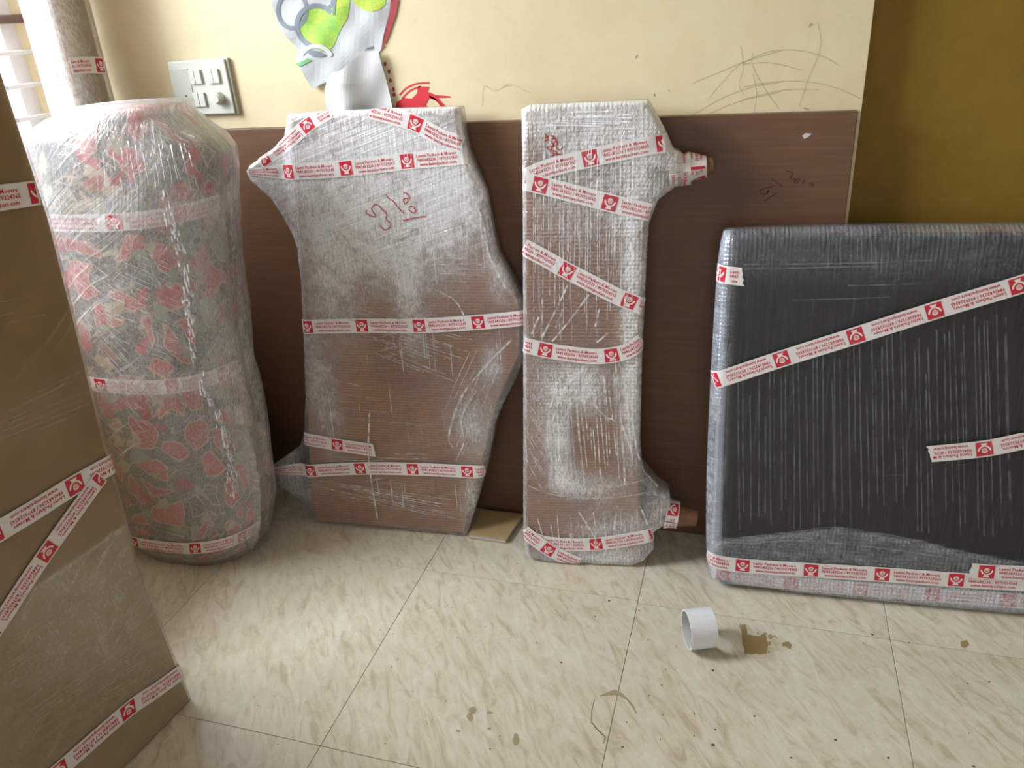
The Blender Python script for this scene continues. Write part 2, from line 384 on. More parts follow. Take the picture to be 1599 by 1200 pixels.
# ------------------------------------------------------------------ printed tape
LINES = ['Laxmi Packers & Movers', '9845683236 / 8970324365', 'www.laxmipackers.com']
def text_mesh(body):
    cu = bpy.data.curves.new('lettering_source', 'FONT'); cu.body = body; cu.size = 1; cu.resolution_u = 1; cu.offset = .018
    o = bpy.data.objects.new('lettering_source', cu); C.objects.link(o)
    dg = bpy.context.evaluated_depsgraph_get(); me = bpy.data.meshes.new_from_object(o.evaluated_get(dg))
    V = np.array([v.co[:2] for v in me.vertices]); F = [tuple(p.vertices) for p in me.polygons]
    bpy.data.objects.remove(o); bpy.data.curves.remove(cu); bpy.data.meshes.remove(me)
    V[:, 0] -= V[:, 0].min(); V[:, 0] /= V[:, 0].max(); V[:, 1] /= .72
    return V, F
TW = .041; PITCH = .165; LG = .034                     # tape width, repeat of the print, logo square
TXT_V, TXT_F = [], []
_o = 0
for i, (b, x0, wd) in enumerate(zip(LINES, (0, 0, .006), (.103, .106, .096))):
    V, F = text_mesh(b); y0 = (.0060, -.0044, -.0148)[i]; hh = .0078
    TXT_V.append(np.stack([.026 + x0 + V[:, 0] * wd, y0 + V[:, 1] * hh], 1)); TXT_F += [tuple(_o + k for k in f) for f in F]; _o += len(V)
TXT_V = np.concatenate(TXT_V)
def arc(cx, cy, r0, r1, a0, a1, n=10, sy=1.0):
    a = np.radians(np.linspace(a0, a1, n)); o = np.stack([cx + r1 * np.cos(a), cy + sy * r1 * np.sin(a)], 1); i = np.stack([cx + r0 * np.cos(a), cy + sy * r0 * np.sin(a)], 1)
    V = np.concatenate([o, i]); F = [(k, k + 1, n + k + 1, n + k) for k in range(n - 1)]; return V, F
def emblem():
    Vs, Fs, o = [], [], 0
    def add(V, F):
        nonlocal o
        Vs.append(np.array(V, float)); Fs.extend([tuple(o + k for k in f) for f in F]); o += len(V)
    add(*arc(0, .22, .0, .34, 0, 360, 16))                           # globe
    add(*arc(0, .2, .36, .42, 20, 160, 8))
    add([(-.8, .3), (-.66, .34), (-.42, -.12), (-.18, -.3), (-.2, -.5), (-.55, -.3), (-.76, 0)], [(0, 1, 2, 6), (6, 2, 3, 5), (3, 4, 5)])   # cupped hands
    add([(.8, .3), (.66, .34), (.42, -.12), (.18, -.3), (.2, -.5), (.55, -.3), (.76, 0)], [(0, 6, 2, 1), (6, 5, 3, 2), (3, 5, 4)])
    add([(-.2, -.3), (.2, -.3), (.3, -.6), (.44, -.82), (-.44, -.82), (-.3, -.6)], [(0, 5, 2, 1), (5, 4, 3, 2)])
    return np.concatenate(Vs) * LG / 2, Fs
EMB_V, EMB_F = emblem()
def bars():
    V = []; F = []
    for k, (y, w) in enumerate(((.36, .2), (.2, .26), (.04, .18), (-.42, .07))):
        V += [(-w, y - .035), (w, y - .035), (w, y + .035), (-w, y + .035)]; F.append(tuple(4 * k + j for j in range(4)))
    return np.array(V) * LG / 2, F
BAR_V, BAR_F = bars()
def catmull(P, step=.006):
    P = np.array(P, float); out = []
    Q = np.vstack([2 * P[0] - P[1], P, 2 * P[-1] - P[-2]])
    for i in range(1, len(Q) - 2):
        p0, p1, p2, p3 = Q[i - 1:i + 3]; n = max(2, int(np.linalg.norm(p2 - p1) / step))
        for t in np.arange(n) / n: out.append(.5 * (2 * p1 + (p2 - p0) * t + (2 * p0 - 5 * p1 + 4 * p2 - p3) * t * t + (3 * p1 - p0 - 3 * p2 + p3) * t ** 3))
    out.append(P[-1]); return np.array(out)
def tape(surf, path, parent, phase=.03, width=TW, lift=.0016, torn0=0, torn1=0, name='tape_strip', squeeze=None, printed=True):
    """surf(u, v, lift) -> points; path in (u, v); phase = where the first logo is centred along the strip"""
    P = catmull(path); seg = np.hypot(*np.diff(P, axis=0).T); S = np.concatenate([[0], np.cumsum(seg)]); L = S[-1]
    T = np.gradient(P, axis=0); T /= np.linalg.norm(T, axis=1)[:, None]
    sq = (lambda s: np.ones_like(s)) if squeeze is None else squeeze
    def mapper(s, w, lf):
        s = np.asarray(s, float); w = np.asarray(w, float)
        x = np.interp(s, S, P[:, 0]); y = np.interp(s, S, P[:, 1]); tx = np.interp(s, S, T[:, 0]); ty = np.interp(s, S, T[:, 1])
        k = width / TW * sq(s / L)
        return surf(x - ty * w * k, y + tx * w * k, lf)
    ns = len(S); nw = 7; ws = np.linspace(-TW / 2, TW / 2, nw); gs = []; gw = []
    for j, w in enumerate(ws):
        s = S.copy()
        if torn0: s = s + (1 - S / L) * torn0 * (.3 * abs(math.sin(j * 2.1)) + (j / nw) * .7)
        if torn1: s = s - (S / L) * torn1 * (.3 * abs(math.sin(j * 1.7)) + (j / nw) * .7)
        gs.append(s); gw.append(np.full(ns, w))
    gs = np.array(gs); gw = np.array(gw)
    V = mapper(gs.ravel(), gw.ravel(), lift); F = [(j * ns + i, j * ns + i + 1, (j + 1) * ns + i + 1, (j + 1) * ns + i) for j in range(nw - 1) for i in range(ns - 1)]
    V2 = mapper(gs.ravel(), gw.ravel(), lift - .0006); n = len(V)
    F += [tuple(n + k for k in f[::-1]) for f in F]
    o = link(name, np.concatenate([V, V2]), F, M['tape'], parent, True)
    if not printed: return o
    s0 = phase - PITCH
    g = np.linspace(-LG / 2, LG / 2, 6); gx, gy = np.meshgrid(g, g); sq_v = np.stack([gx.ravel(), gy.ravel()], 1)
    sq_f = [(j * 6 + i, j * 6 + i + 1, j * 6 + i + 7, j * 6 + i + 6) for j in range(5) for i in range(5)]
    while s0 < L + .02:
        for nm, V0, F0, lf, mt in (('logo_square', sq_v, sq_f, .0004, 'print'), ('printed_text', TXT_V, TXT_F, .0004, 'print'), ('logo_emblem', EMB_V, EMB_F, .0008, 'emblem'), ('emblem_lines', BAR_V, BAR_F, .0011, 'print')):
            s = s0 + V0[:, 0]
            ok = (s > .001 + torn0) & (s < L - .001 - torn1)
            fs = [f for f in F0 if all(ok[k] for k in f)]
            if not fs: continue
            u = sorted({k for f in fs for k in f}); mm = {k: i for i, k in enumerate(u)}
            link(nm, mapper(s[u], V0[u, 1], lift + lf), [tuple(mm[k] for k in f) for f in fs], M[mt], o)
        s0 += PITCH
    return o
def ribbon(name, pts3, nrm, w, mat, parent):
    """a drawn line: thin flat strip through 3D points"""
    P = np.array(pts3, float); nrm = np.array(nrm, float); V = []; F = []
    for i in range(len(P)):
        d = P[min(i + 1, len(P) - 1)] - P[max(i - 1, 0)]; s = np.cross(nrm, d); s /= (np.linalg.norm(s) + 1e-9); ww = w * (.6 + .4 * math.sin(i * 1.3) ** 2)
        V += [P[i] + s * ww / 2, P[i] - s * ww / 2]
    for i in range(len(P) - 1): F.append((2 * i, 2 * i + 1, 2 * i + 3, 2 * i + 2))
    return link(name, V, F, mat, parent)
def strokes(name, fn, lists, nrm, w, mat, parent):
    Vs, Fs, o = [], [], 0
    for pts in lists:
        P3 = fn(catmull(pts, 2.0)); nn = np.array(nrm)
        for i in range(len(P3)):
            d = P3[min(i + 1, len(P3) - 1)] - P3[max(i - 1, 0)]; s = np.cross(nn, d); s /= (np.linalg.norm(s) + 1e-9)
            Vs += [P3[i] + s * w / 2, P3[i] - s * w / 2]
        Fs += [(o + 2 * i, o + 2 * i + 1, o + 2 * i + 3, o + 2 * i + 2) for i in range(len(P3) - 1)]; o += 2 * len(P3)
    return link(name, Vs, Fs, mat, parent)

# ================================================================== THE ROOM
WY = 1.932; PLY = 1.905; LX = -1.88; CX = .205; CEIL = 2.75; RX = 3.0; RY = -2.5
fl = struct(box('floor', -3.0, 3.2, -3.0, 2.9, -.12, -.004, M['grout']))
tb = box_bm(-.2984, .2984, -.2984, .2984, -.012, 0, .0006, 1); tme = bpy.data.meshes.new('tile'); tb.to_mesh(tme); tb.free(); tme.materials.append(M['tile'])
for i in range(-3, 5):
    for j in range(-4, 3):
        o = bpy.data.objects.new('tile', tme); C.objects.link(o); o.parent = fl
        x = -.224 + .598 * (i + .5); y = 1.592 + .598 * (j + .5) - (.009 if i >= 0 else 0)
        if y > 2.3 or x < LX - .5: C.objects.unlink(o); bpy.data.objects.remove(o); continue
        o.location = (x, y, 0)
wb = struct(box('wall_back', LX - .25, CX, WY, WY + .14, -.1, CEIL, M['wall']))
wm = struct(box('wall_alcove', CX, RX + .1, WY + .05, WY + .15, -.1, CEIL, M['mustard']))
WIN = (.10, 1.855, .985, 2.45)      # y0 y1 z0 z1
bm = bmesh.new()
for a in ((LX - .22, LX, RY, WIN[0], -.1, CEIL), (LX - .22, LX, WIN[1], WY, -.1, CEIL), (LX - .22, LX, WIN[0], WIN[1], -.1, WIN[2]), (LX - .22, LX, WIN[0], WIN[1], WIN[3], CEIL)):
    b2 = box_bm(*a); me = bpy.data.meshes.new('x'); b2.to_mesh(me); b2.free(); bm.from_mesh(me); bpy.data.meshes.remove(me)
struct(link_bm('wall_left', bm, M['wall']))
struct(box('wall_right', RX, RX + .12, RY, WY + .05, -.1, CEIL, M['wall']))
struct(box('ceiling', LX - .25, RX + .12, RY - .1, WY + .15, CEIL, CEIL + .1, M['ceiling']))
bm = bmesh.new()
for a in ((LX - .22, -.9, RY - .12, RY, -.1, CEIL), (1.5, RX + .12, RY - .12, RY, -.1, CEIL), (-.9, 1.5, RY - .12, RY, 2.4, CEIL)):
    b2 = box_bm(*a); me = bpy.data.meshes.new('x'); b2.to_mesh(me); b2.free(); bm.from_mesh(me); bpy.data.meshes.remove(me)
struct(link_bm('wall_front', bm, M['wall']))
# window: frame, sill and a grille of horizontal rods
w1 = struct(box('window_1', LX - .12, LX - .07, WIN[0], WIN[0] + .05, WIN[2], WIN[3], M['greymet']))
for a in ((WIN[1] - .05, WIN[1], WIN[2], WIN[3]), (WIN[0], WIN[1], WIN[3] - .05, WIN[3]), (WIN[0], WIN[1], WIN[2], WIN[2] + .04), (.95, .99, WIN[2], WIN[3])):
    box('window_frame', LX - .12, LX - .07, a[0], a[1], a[2], a[3], M['greymet'], w1)
box('window_sill', LX - .2, LX + .02, WIN[0] - .03, WIN[1] + .02, WIN[2] - .045, WIN[2], M['greymet'], w1, .004)
box('sill_lip', LX + .001, LX + .018, WIN[0] - .03, WIN[1] + .02, WIN[2] - .12, WIN[2] - .048, M['brownmet'], w1, .003)
z = WIN[2] + .07; k = 0
while z < WIN[3] - .03:
    rr = .011 if k % 6 == 5 else .006
    b2 = bmesh.new(); bmesh.ops.create_cone(b2, cap_ends=True, segments=10, radius1=rr, radius2=rr, depth=WIN[1] - WIN[0])
    bmesh.ops.rotate(b2, verts=b2.verts, matrix=Matrix.Rotation(math.pi / 2, 3, 'X')); bmesh.ops.translate(b2, verts=b2.verts, vec=(LX - .04, (WIN[0] + WIN[1]) / 2, z))
    link_bm('grille_rod', b2, M['greymet'] if k % 6 != 5 else M['brownmet'], w1); z += .082; k += 1

# brown board fixed along the foot of the wall
py = thing('plywood_sheet', 'long low brown plywood sheet standing flat against the cream wall', 'board', (-.7, 1.918, 0))
PL, PR = -1.82, .196
box('sheet', PL, PR, PLY, WY - .001, 0, 1.158, M['ply'], py, .0015)
onPly = lambda P: np.array([onY(p, PLY - .0006) for p in P])
cr = lambda pts, x0, y0, s: [(x0 + x * s, y0 + y * s) for x, y in pts]
K = lambda pts: cr(pts, 1000, 220, .2251)
strokes('handwriting', onPly, [K([(1015, 205), (1060, 225), (1040, 255), (1085, 270)]), K([(1100, 262), (1070, 280), (1085, 292), (1110, 262)]), K([(1125, 300), (1142, 270)]), K([(1170, 300), (1200, 298), (1190, 318)]),
        K([(910, 260), (990, 320)]), K([(930, 315), (850, 335), (835, 360), (870, 372), (890, 340), (884, 362)]), K([(950, 360), (860, 420)])], (0, -1, 0), .0028, M['darkink'], py)
def flat(name, fn, poly, mat, parent, thick=None):
    P = fn(np.array(poly)); tri = tessellate_polygon([[Vector((p[0], p[2], 0)) for p in P]])
    F = []
    for t_ in tri:
        q = [P[k] for k in t_]; n_ = np.cross(q[1] - q[0], q[2] - q[0]); F.append(t_ if n_[1] < 0 else t_[::-1])
    return link(name, P, F, mat, parent)
flat('paint_chip', onPly, [(1253, 212), (1258, 208), (1268, 209), (1263, 214), (1256, 217)], M['paperg'], py)

# marks on the cream wall
onW = lambda P, e=.0008: np.array([onY(p, WY - e) for p in P])
K = lambda pts: cr(pts, 780, 0, .2752); K2 = lambda pts: cr(pts, 1160, 0, .3167)
strokes('pencil_scribble', onW, [K([(1100, 470), (1250, 410), (1420, 340), (1599, 288)]), K([(1100, 650), (1260, 560), (1420, 500), (1599, 465)]), K([(1180, 650), (1350, 580), (1599, 520)]), K([(1180, 570), (1270, 460), (1380, 350)]),
        K([(1370, 260), (1385, 380), (1360, 480), (1390, 540)]), K([(1440, 300), (1440, 380), (1530, 540), (1590, 620)]), K([(1440, 420), (1460, 530), (1445, 640)]),
        K2([(0, 310), (130, 255), (270, 248), (400, 280), (470, 320)]), K2([(0, 430), (150, 405), (300, 402), (450, 430), (600, 495)]), K2([(0, 315), (140, 310), (290, 345)]), K2([(0, 490), (200, 445), (380, 440)]), K2([(370, 110), (385, 230), (320, 400), (280, 520)])], (0, -1, 0), .0007, M['pencil'], wb)
strokes('wall_nick', onW, [K([(785, 312), (772, 330)]), K([(878, 530), (882, 548)]), K([(960, 512), (966, 520)]), K2([(330, 135), (335, 118), (345, 122)]), K2([(300, 532), (328, 540)])], (0, -1, 0), .0022, M['grime'], wb)
K = lambda pts: cr(pts, 360, 0, .2752)
strokes('crayon_line', onW, [K([(1430, 600), (1440, 490), (1500, 515), (1560, 490), (1599, 485)]), [(783, 137), (795, 131), (810, 136), (830, 146)]], (0, -1, 0), .0008, M['crayon'], wb)
flat('red_paint_splatter', onW, K([(930, 640), (945, 580), (985, 555), (1030, 560), (1060, 530), (1065, 490), (1130, 492), (1120, 520), (1170, 540), (1250, 546), (1250, 554), (1180, 556), (1200, 580), (1225, 608), (1205, 612), (1180, 575), (1130, 560), (1110, 590), (1120, 640)]), M['redpaint'], wb)
strokes('red_paint_drip', onW, [K([(960, 540), (1000, 500), (1060, 475), (1130, 470)]), K([(975, 560), (1020, 515), (1080, 490)]), K([(1130, 545), (1180, 580), (1215, 640)])], (0, -1, 0), .004, M['redpaint'], wb)

# ------------------------------------------------------------------ torn wall sticker
K = lambda pts: cr(pts, 400, 0, .15)
ws = thing('torn_wallpaper_sticker', 'torn white wall sticker with green leaf print and red edge, peeling off the cream wall', 'wall sticker', onY((515, 120), WY))
def sheet(name, pts, mat, off, curl=None, res=6):
    """a paper sheet near the wall; curl(px,py) gives how far it stands off"""
    pl = np.array(pts, float); lo = pl.min(0); hi = pl.max(0); st = (hi - lo).max() / 26
    xs = np.arange(lo[0] - st, hi[0] + st, st); ys = np.arange(lo[1] - st, hi[1] + st, st); V = []; F = []; gx, gy = np.meshgrid(xs, ys); P = np.stack([gx.ravel(), gy.ravel()], 1)
    nx = len(xs); ctr = P + st / 2; cin = inside(ctr, pl); d, near = seg_near(P, pl); ins = inside(P, pl)
    q = [(k, k + 1, k + nx + 1, k + nx) for k in np.nonzero(cin)[0] if k % nx < nx - 1 and k // nx < len(ys) - 1]
    cnt = {}
    for f in q:
        for e in range(4): kk = tuple(sorted((f[e], f[(e + 1) % 4]))); cnt[kk] = cnt.get(kk, 0) + 1
    bnd = {g for kk, c in cnt.items() if c == 1 for g in kk}; used = sorted({g for f in q for g in f}); mp = {g: i for i, g in enumerate(used)}
    for g in used:
        p = near[g] if (g in bnd or not ins[g]) else P[g]; e = off + (curl(p[0], p[1]) if curl else 0)
        V.append(onY(p, WY) - np.array([0, e, 0]))
    V = np.array(V); n = len(V); F = [tuple(mp[g] for g in f)[::-1] for f in q]; V2 = V + np.array([0, .0004, 0]); S = []
    for f in q:
        for e in range(4):
            a, b = f[e], f[(e + 1) % 4]
            if cnt[tuple(sorted((a, b)))] == 1: S.append((mp[a], mp[b], n + mp[b], n + mp[a]))
    return link(name, np.concatenate([V, V2]), F + [tuple(n + k for k in f[::-1]) for f in F] + S, mat, ws, False)
base_curl = lambda x, y: .012 * max(0, (y - 60) / 110) * max(0, 1 - abs(x - 480) / 60) + .003 * math.sin(x * .11) * math.sin(y * .07) + .003
sheet('printed_sheet', K([(120, -200), (165, 0), (240, 250), (330, 390), (450, 510), (425, 610), (490, 720), (625, 955), (660, 890), (760, 850), (870, 730), (990, 760), (1180, 640), (1310, 520), (1330, 400), (1400, 100), (1440, -200)]), M['paperw'], .001, base_curl)
def ell(cx, cy, rx, ry, n=30, a0=0, a1=360): a = np.radians(np.linspace(a0, a1, n, endpoint=(a1 - a0) < 360)); return [(cx + rx * math.cos(q), cy + ry * math.sin(q)) for q in a]
def ringpts(cx, cy, r, w, a0, a1, sy=1.0, n=22): return ell(cx, cy, r, r * sy, n, a0, a1) + ell(cx, cy, r - w, (r - w) * sy, n, a0, a1)[::-1]
cb = lambda x, y: base_curl(x, y)
sheet('leaf_print', K([(470, 330), (480, 230), (540, 110), (640, 80), (740, 120), (800, 60), (850, -200), (1010, -200), (985, 60), (960, 190), (890, 310), (860, 370), (830, 450), (790, 510), (690, 530), (600, 470), (510, 470), (480, 400)]), M['leaf'], .0018, cb)
sheet('leaf_print', K([(1010, -200), (1015, 0), (1060, 60), (1130, 105), (1215, 122), (1300, 100), (1360, 40), (1372, -200)]), M['leaf'], .0018, cb)
sheet('ring_print', K(ringpts(390, 110, 172, 38, 0, 360, 1.2, 30)[:-1]), M['grey_print'], .0022, cb)
sheet('ring_print', K(ringpts(640, 270, 225, 50, 100, 320, 1.05)), M['grey_print'], .0024, cb)
sheet('ring_print', K(ringpts(640, 640, 185, 42, 205, 340, 1.0)), M['lightgrey'], .0028, cb)
sheet('lens_print', K([(530, 535), (590, 515), (680, 535), (748, 575), (690, 595), (610, 585)]), M['grey_print'], .0028, cb)
sheet('ring_print', K([(720, 90), (790, 40), (810, -60), (850, -60), (840, 150), (815, 160), (815, 60), (750, 120)]), M['grey_print'], .0026, cb)
sheet('lens_print', K([(1140, 522), (1170, 495), (1225, 480), (1225, 502)]), M['grey_print'], .0026, cb)
sheet('strip_print', K([(440, 660), (520, 625), (560, 605), (605, 625), (480, 692)]), M['leafdark'], .0026, cb)
fl_curl = lambda x, y: .010 + .028 * math.exp(-((x - 548) / 22) ** 2) * min(1, max(0, (y - 78) / 50)) + .0025 * math.sin(x * .11 + y * .05)
sheet('peeled_flap', K([(770, 1260), (755, 900), (790, 790), (850, 740), (935, 730), (1000, 660), (1130, 545), (1300, 520), (1370, 790), (1450, 1120), (1470, 1260)]), M['paperg'], .004, fl_curl)
sheet('red_edge', K([(1430, -200), (1500, -200), (1490, 0), (1465, 150), (1390, 370), (1330, 500), (1305, 520), (1330, 400), (1395, 150)]), M['redtrim'], .003, None)
for x, y in ((1345, 665), (1387, 745), (1400, 838), (1432, 930), (1438, 985)):
    flat('red_dot', onW, K(ell(x, y, 17, 24, 10)), M['redtrim'], ws)

# ------------------------------------------------------------------ switch board
K = lambda p: (240 + p[0] * .1, 70 + p[1] * .1)
sw = thing('switch_board', 'white modular switch board with fan regulator on the cream wall', 'switch board', onY(K((800, 660)), WY))
def wrect(name, pts, e0, e1, mat, parent, bev=.001):
    P = np.array([onY(K(p), WY) for p in pts]); x0, x1 = (P[0, 0] + P[3, 0]) / 2, (P[1, 0] + P[2, 0]) / 2; z1, z0 = (P[0, 2] + P[1, 2]) / 2, (P[2, 2] + P[3, 2]) / 2
    return box(name, x0, x1, WY - e1, WY - e0, z0, z1, mat, parent, bev)
wrect('back_box', [(225, 250), (1200, 205), (1350, 1070), (490, 1110)], 0, .010, M['plastic2'], sw)
pl = wrect('cover_plate', [(240, 265), (1170, 220), (1310, 1055), (500, 1095)], .010, .016, M['plastic'], sw, .002)
wrect('socket_module', [(330, 370), (630, 350), (700, 980), (420, 1000)], .016, .0175, M['plastic2'], sw)
for a in ((622, 385, 705, 380, 735, 605, 655, 610), (708, 380, 800, 375, 830, 598, 740, 605), (895, 378, 980, 370, 1012, 595, 925, 602), (983, 370, 1075, 362, 1110, 585, 1015, 594), (690, 740, 775, 735, 795, 955, 715, 962), (783, 735, 870, 730, 890, 950, 800, 955)):
    wrect('rocker_switch', [a[0:2], a[2:4], a[4:6], a[6:8]], .016, .022, M['plastic'], sw, .0015)
kc = onY(K((1015, 835)), WY - .02); b2 = bmesh.new(); bmesh.ops.create_cone(b2, cap_ends=True, segments=28, radius1=.017, radius2=.0145, depth=.02)
bmesh.ops.bevel(b2, geom=[e for e in b2.edges if abs(e.verts[0].co.z - e.verts[1].co.z) < 1e-6 and e.verts[0].co.z > 0], offset=.003, segments=3, affect='EDGES')
bmesh.ops.rotate(b2, verts=b2.verts, matrix=Matrix.Rotation(math.pi / 2, 3, 'X')); bmesh.ops.translate(b2, verts=b2.verts, vec=(kc[0], WY - .026, kc[2])); link_bm('regulator_knob', b2, M['plastic'], sw, False)
for x, y, r in ((515, 800, 2.6), (490, 860, 2.0), (568, 858, 2.0), (500, 912, 2.8), (573, 910, 2.6)):
    c = onY(K((x, y)), WY - .0175); b2 = bmesh.new(); bmesh.ops.create_cone(b2, cap_ends=True, segments=12, radius1=r * .001, radius2=r * .001, depth=.0012)
    bmesh.ops.rotate(b2, verts=b2.verts, matrix=Matrix.Rotation(math.pi / 2, 3, 'X')); bmesh.ops.translate(b2, verts=b2.verts, vec=(c[0], WY - .0178, c[2])); link_bm('socket_hole', b2, M['hole'], sw)

# ================================================================== WRAPPED TABLE PANEL WITH LEG TIPS TO THE LEFT
def lean_frame(L, R, k): L = np.array(L); R = np.array(R); return Frame(L, R - L, np.array([0, k, 1.0]))
def panel_funcs(core, outline, t, r=.008, slope=.42, wr=.004, seed=0):
    def prof(u, v, d, sgn):
        P = np.stack([np.atleast_1d(u), np.atleast_1d(v)], 1); dc, _ = seg_near(P, core); dc[inside(P, core)] = 0
        drop = np.minimum(dc * slope, t / 2 - .012)
        wn = wr * (fnoise(u, v, 14, seed) + .5 * fnoise(u, v, 38, seed + 1)) * sstep(0, .03, dc) if wr else 0
        return drop, wn
    def nf(u, v, d=None):
        P = np.stack([np.atleast_1d(u), np.atleast_1d(v)], 1)
        if d is None: d, _ = seg_near(P, outline); d = np.where(inside(P, outline), d, 0)
        drop, wn = prof(u, v, d, 1); return .007 - drop + wn + rnd_edge(d, r)
    def nb(u, v, d=None):
        P = np.stack([np.atleast_1d(u), np.atleast_1d(v)], 1)
        if d is None: d, _ = seg_near(P, outline)
        drop, wn = prof(u, v, d, -1); return -t - .003 + drop - .3 * rnd_edge(d, r)
    return nf, nb
def surf_of(fr, nf, outline):
    """point on the wrapped front; what runs past the outline folds back round the edge"""
    def f(u, v, lf):
        P = np.stack([np.asarray(u, float), np.asarray(v, float)], 1); d, near = seg_near(P, outline); out = ~inside(P, outline)
        n = np.zeros(len(P)); Q = np.where(out[:, None], near + (near - P) / np.maximum(d, 1e-6)[:, None] * 1e-4, P)
        n = nf(Q[:, 0], Q[:, 1]); k = np.where(out, d, 0.0)
        dirv = np.where(out[:, None], (P - near) / np.maximum(d, 1e-6)[:, None] * .0015, 0)
        return fr.at(Q[:, 0] + dirv[:, 0], Q[:, 1] + dirv[:, 1], n + np.where(out, 0, lf) - k)
    return f
def shrink(poly, k):
    d = []; n = len(poly); c = poly.mean(0); out = []
    for p in poly: out.append(p + (c - p) / np.linalg.norm(c - p) * k)
    return np.array(out)
def blob(fr, items):
    """soft patches where wrap is layered: (px, py, rx_m, rz_m, weight)"""
    B = [(fr.px((x, y)), rx, rz, w) for x, y, rx, rz, w in items]
    return lambda u, v: sum(w * np.exp(-((u - c[0]) / rx) ** 2 - ((v - c[1]) / rz) ** 2) for c, rx, rz, w in B)

fr1 = lean_frame((-1.241, 1.73, 0), (-.76, 1.762, 0), .068)
t1 = .056
p1 = thing('wrapped_table_panel', 'film-wrapped brown board panel with two tented leg tips, leaning beside the patterned roll', 'wrapped furniture', (-1.0, 1.77, 0), 'film-wrapped table panels')
out1 = [(449, 178), (510, 174), (580, 171), (650, 169), (716, 167), (721, 200), (728, 235), (742, 268), (757, 300), (765, 345), (776, 398), (797, 435), (816, 469), (820, 490), (819, 560), (802, 600), (784, 634), (772, 664), (768, 690), (760, 730), (748, 772), (738, 806), (729, 838), (690, 835), (600, 827), (494, 818), (482, 798), (448, 774), (416, 752), (414, 738), (437, 721), (464, 702), (472, 680), (476, 630), (474, 560), (471, 500), (468, 430), (462, 390), (445, 352), (421, 314), (386, 284), (379, 270), (384, 260), (423, 234), (440, 213)]
o1 = fr1.pxs(out1); o1[:, 1] = np.maximum(o1[:, 1], .001)
core1 = fr1.pxs([(455, 183), (712, 171), (718, 215), (726, 250), (740, 300), (752, 350), (768, 402), (808, 470), (812, 490), (810, 555), (776, 628), (762, 680), (752, 725), (730, 800), (726, 833), (497, 814), (486, 780), (482, 660), (478, 500), (474, 400), (462, 290)]); core1[:, 1] = np.maximum(core1[:, 1], .006)
slab('board_face', fr1, core1, -t1, .0, M['corr'], p1, .002)
nf1, nb1 = panel_funcs(core1, o1, t1, .008, .45)
for a, b in (((500, 300), (388, 269)), ((500, 720), (422, 744))):
    A = fr1.at(*fr1.px(a), -t1 / 2 - .0); B = fr1.at(*fr1.px(b), -t1 / 2); tube('leg', [A + (B - A) * k for k in (.25, .6, .97)], [.02, .015, .009], M['darkwood'], p1, 12)
bd = blob(fr1, [(600, 220, .30, .12, .8), (590, 330, .22, .16, .75), (700, 330, .10, .12, .55), (520, 420, .07, .2, .6), (640, 470, .035, .13, .7), (600, 400, .12, .1, .4), (505, 600, .05, .2, .5), (740, 660, .06, .1, .5), (770, 570, .03, .06, .5), (430, 270, .12, .07, .5), (450, 745, .08, .06, .5), (740, 790, .025, .08, .5), (780, 420, .03, .08, .45)])
st = blob(fr1, [(640, 320, .2, .2, 1.0), (690, 560, .2, .12, .8), (650, 770, .25, .04, .9), (560, 230, .3, .1, .8), (560, 650, .2, .1, .35)])
hull('stretch_film', fr1, o1, nf1, nb1, M['film_a'], p1, .0075, lambda u, v, d: np.clip(bd(u, v) + .08, 0, 1) + .25 * sstep(.02, 0, d), lambda u, v, d: np.clip(st(u, v) + .15, 0, 1))
S1 = surf_of(fr1, nf1, o1)
tp = lambda fr, pts: fr.pxs(pts, .008)
def logo_phase(fr, pts, lx, ly):
    P = catmull(tp(fr, pts)); c = np.array(fr.px((lx, ly), .008)); S = np.concatenate([[0], np.cumsum(np.hypot(*np.diff(P, axis=0).T))]); s = S[np.argmin(np.hypot(*(P - c).T))]; return s % PITCH
def put(S, fr, pts, lx, ly, parent, **kw): return tape(S, tp(fr, pts), parent, phase=logo_phase(fr, pts, lx, ly), **kw)
T = [(383, 270), (447, 269), (541, 263), (634, 252), (709, 245), (729, 243)]
put(S1, fr1, T, 541, 263, p1, squeeze=lambda s: .45 + .55 * sstep(0, .2, s))
put(S1, fr1, [(578, 172), (608, 180), (649, 193), (690, 215), (722, 226)], 649, 193, p1, lift=.0022)
put(S1, fr1, [(515, 174), (480, 196), (450, 222), (400, 256)], 480, 196, p1, lift=.0004, width=.034)
put(S1, fr1, [(472, 511), (557, 509), (655, 509), (755, 503), (819, 497)], 655, 509, p1)
put(S1, fr1, [(474, 686), (500, 690), (527, 695), (588, 704)], 527, 695, p1, torn1=.012)
put(S1, fr1, [(416, 740), (481, 736), (563, 732), (647, 733), (734, 737), (757, 738)], 563, 732, p1, squeeze=lambda s: .6 + .4 * sstep(0, .2, s))
K = lambda pts: cr(pts, 540, 270, .125)
on1 = lambda P: S1(*(np.array([fr1.px(p, .008) for p in P]).T), .0008)
strokes('handwriting', on1, [K([(500, 275), (545, 325), (600, 360), (660, 440), (730, 505)]), K([(720, 240), (790, 280), (790, 340), (740, 390), (725, 330), (780, 320)]), K([(800, 420), (790, 460), (850, 505), (880, 470), (840, 425), (802, 422)]),
        K([(720, 605), (850, 565), (1010, 548)]), K([(370, 390), (410, 410), (460, 460), (520, 520), (505, 575), (565, 640), (545, 690), (490, 715), (430, 660)]), K([(365, 395), (325, 455), (380, 545), (320, 540), (255, 500), (265, 465)])], fr1.N, .0032, M['ink'], p1)

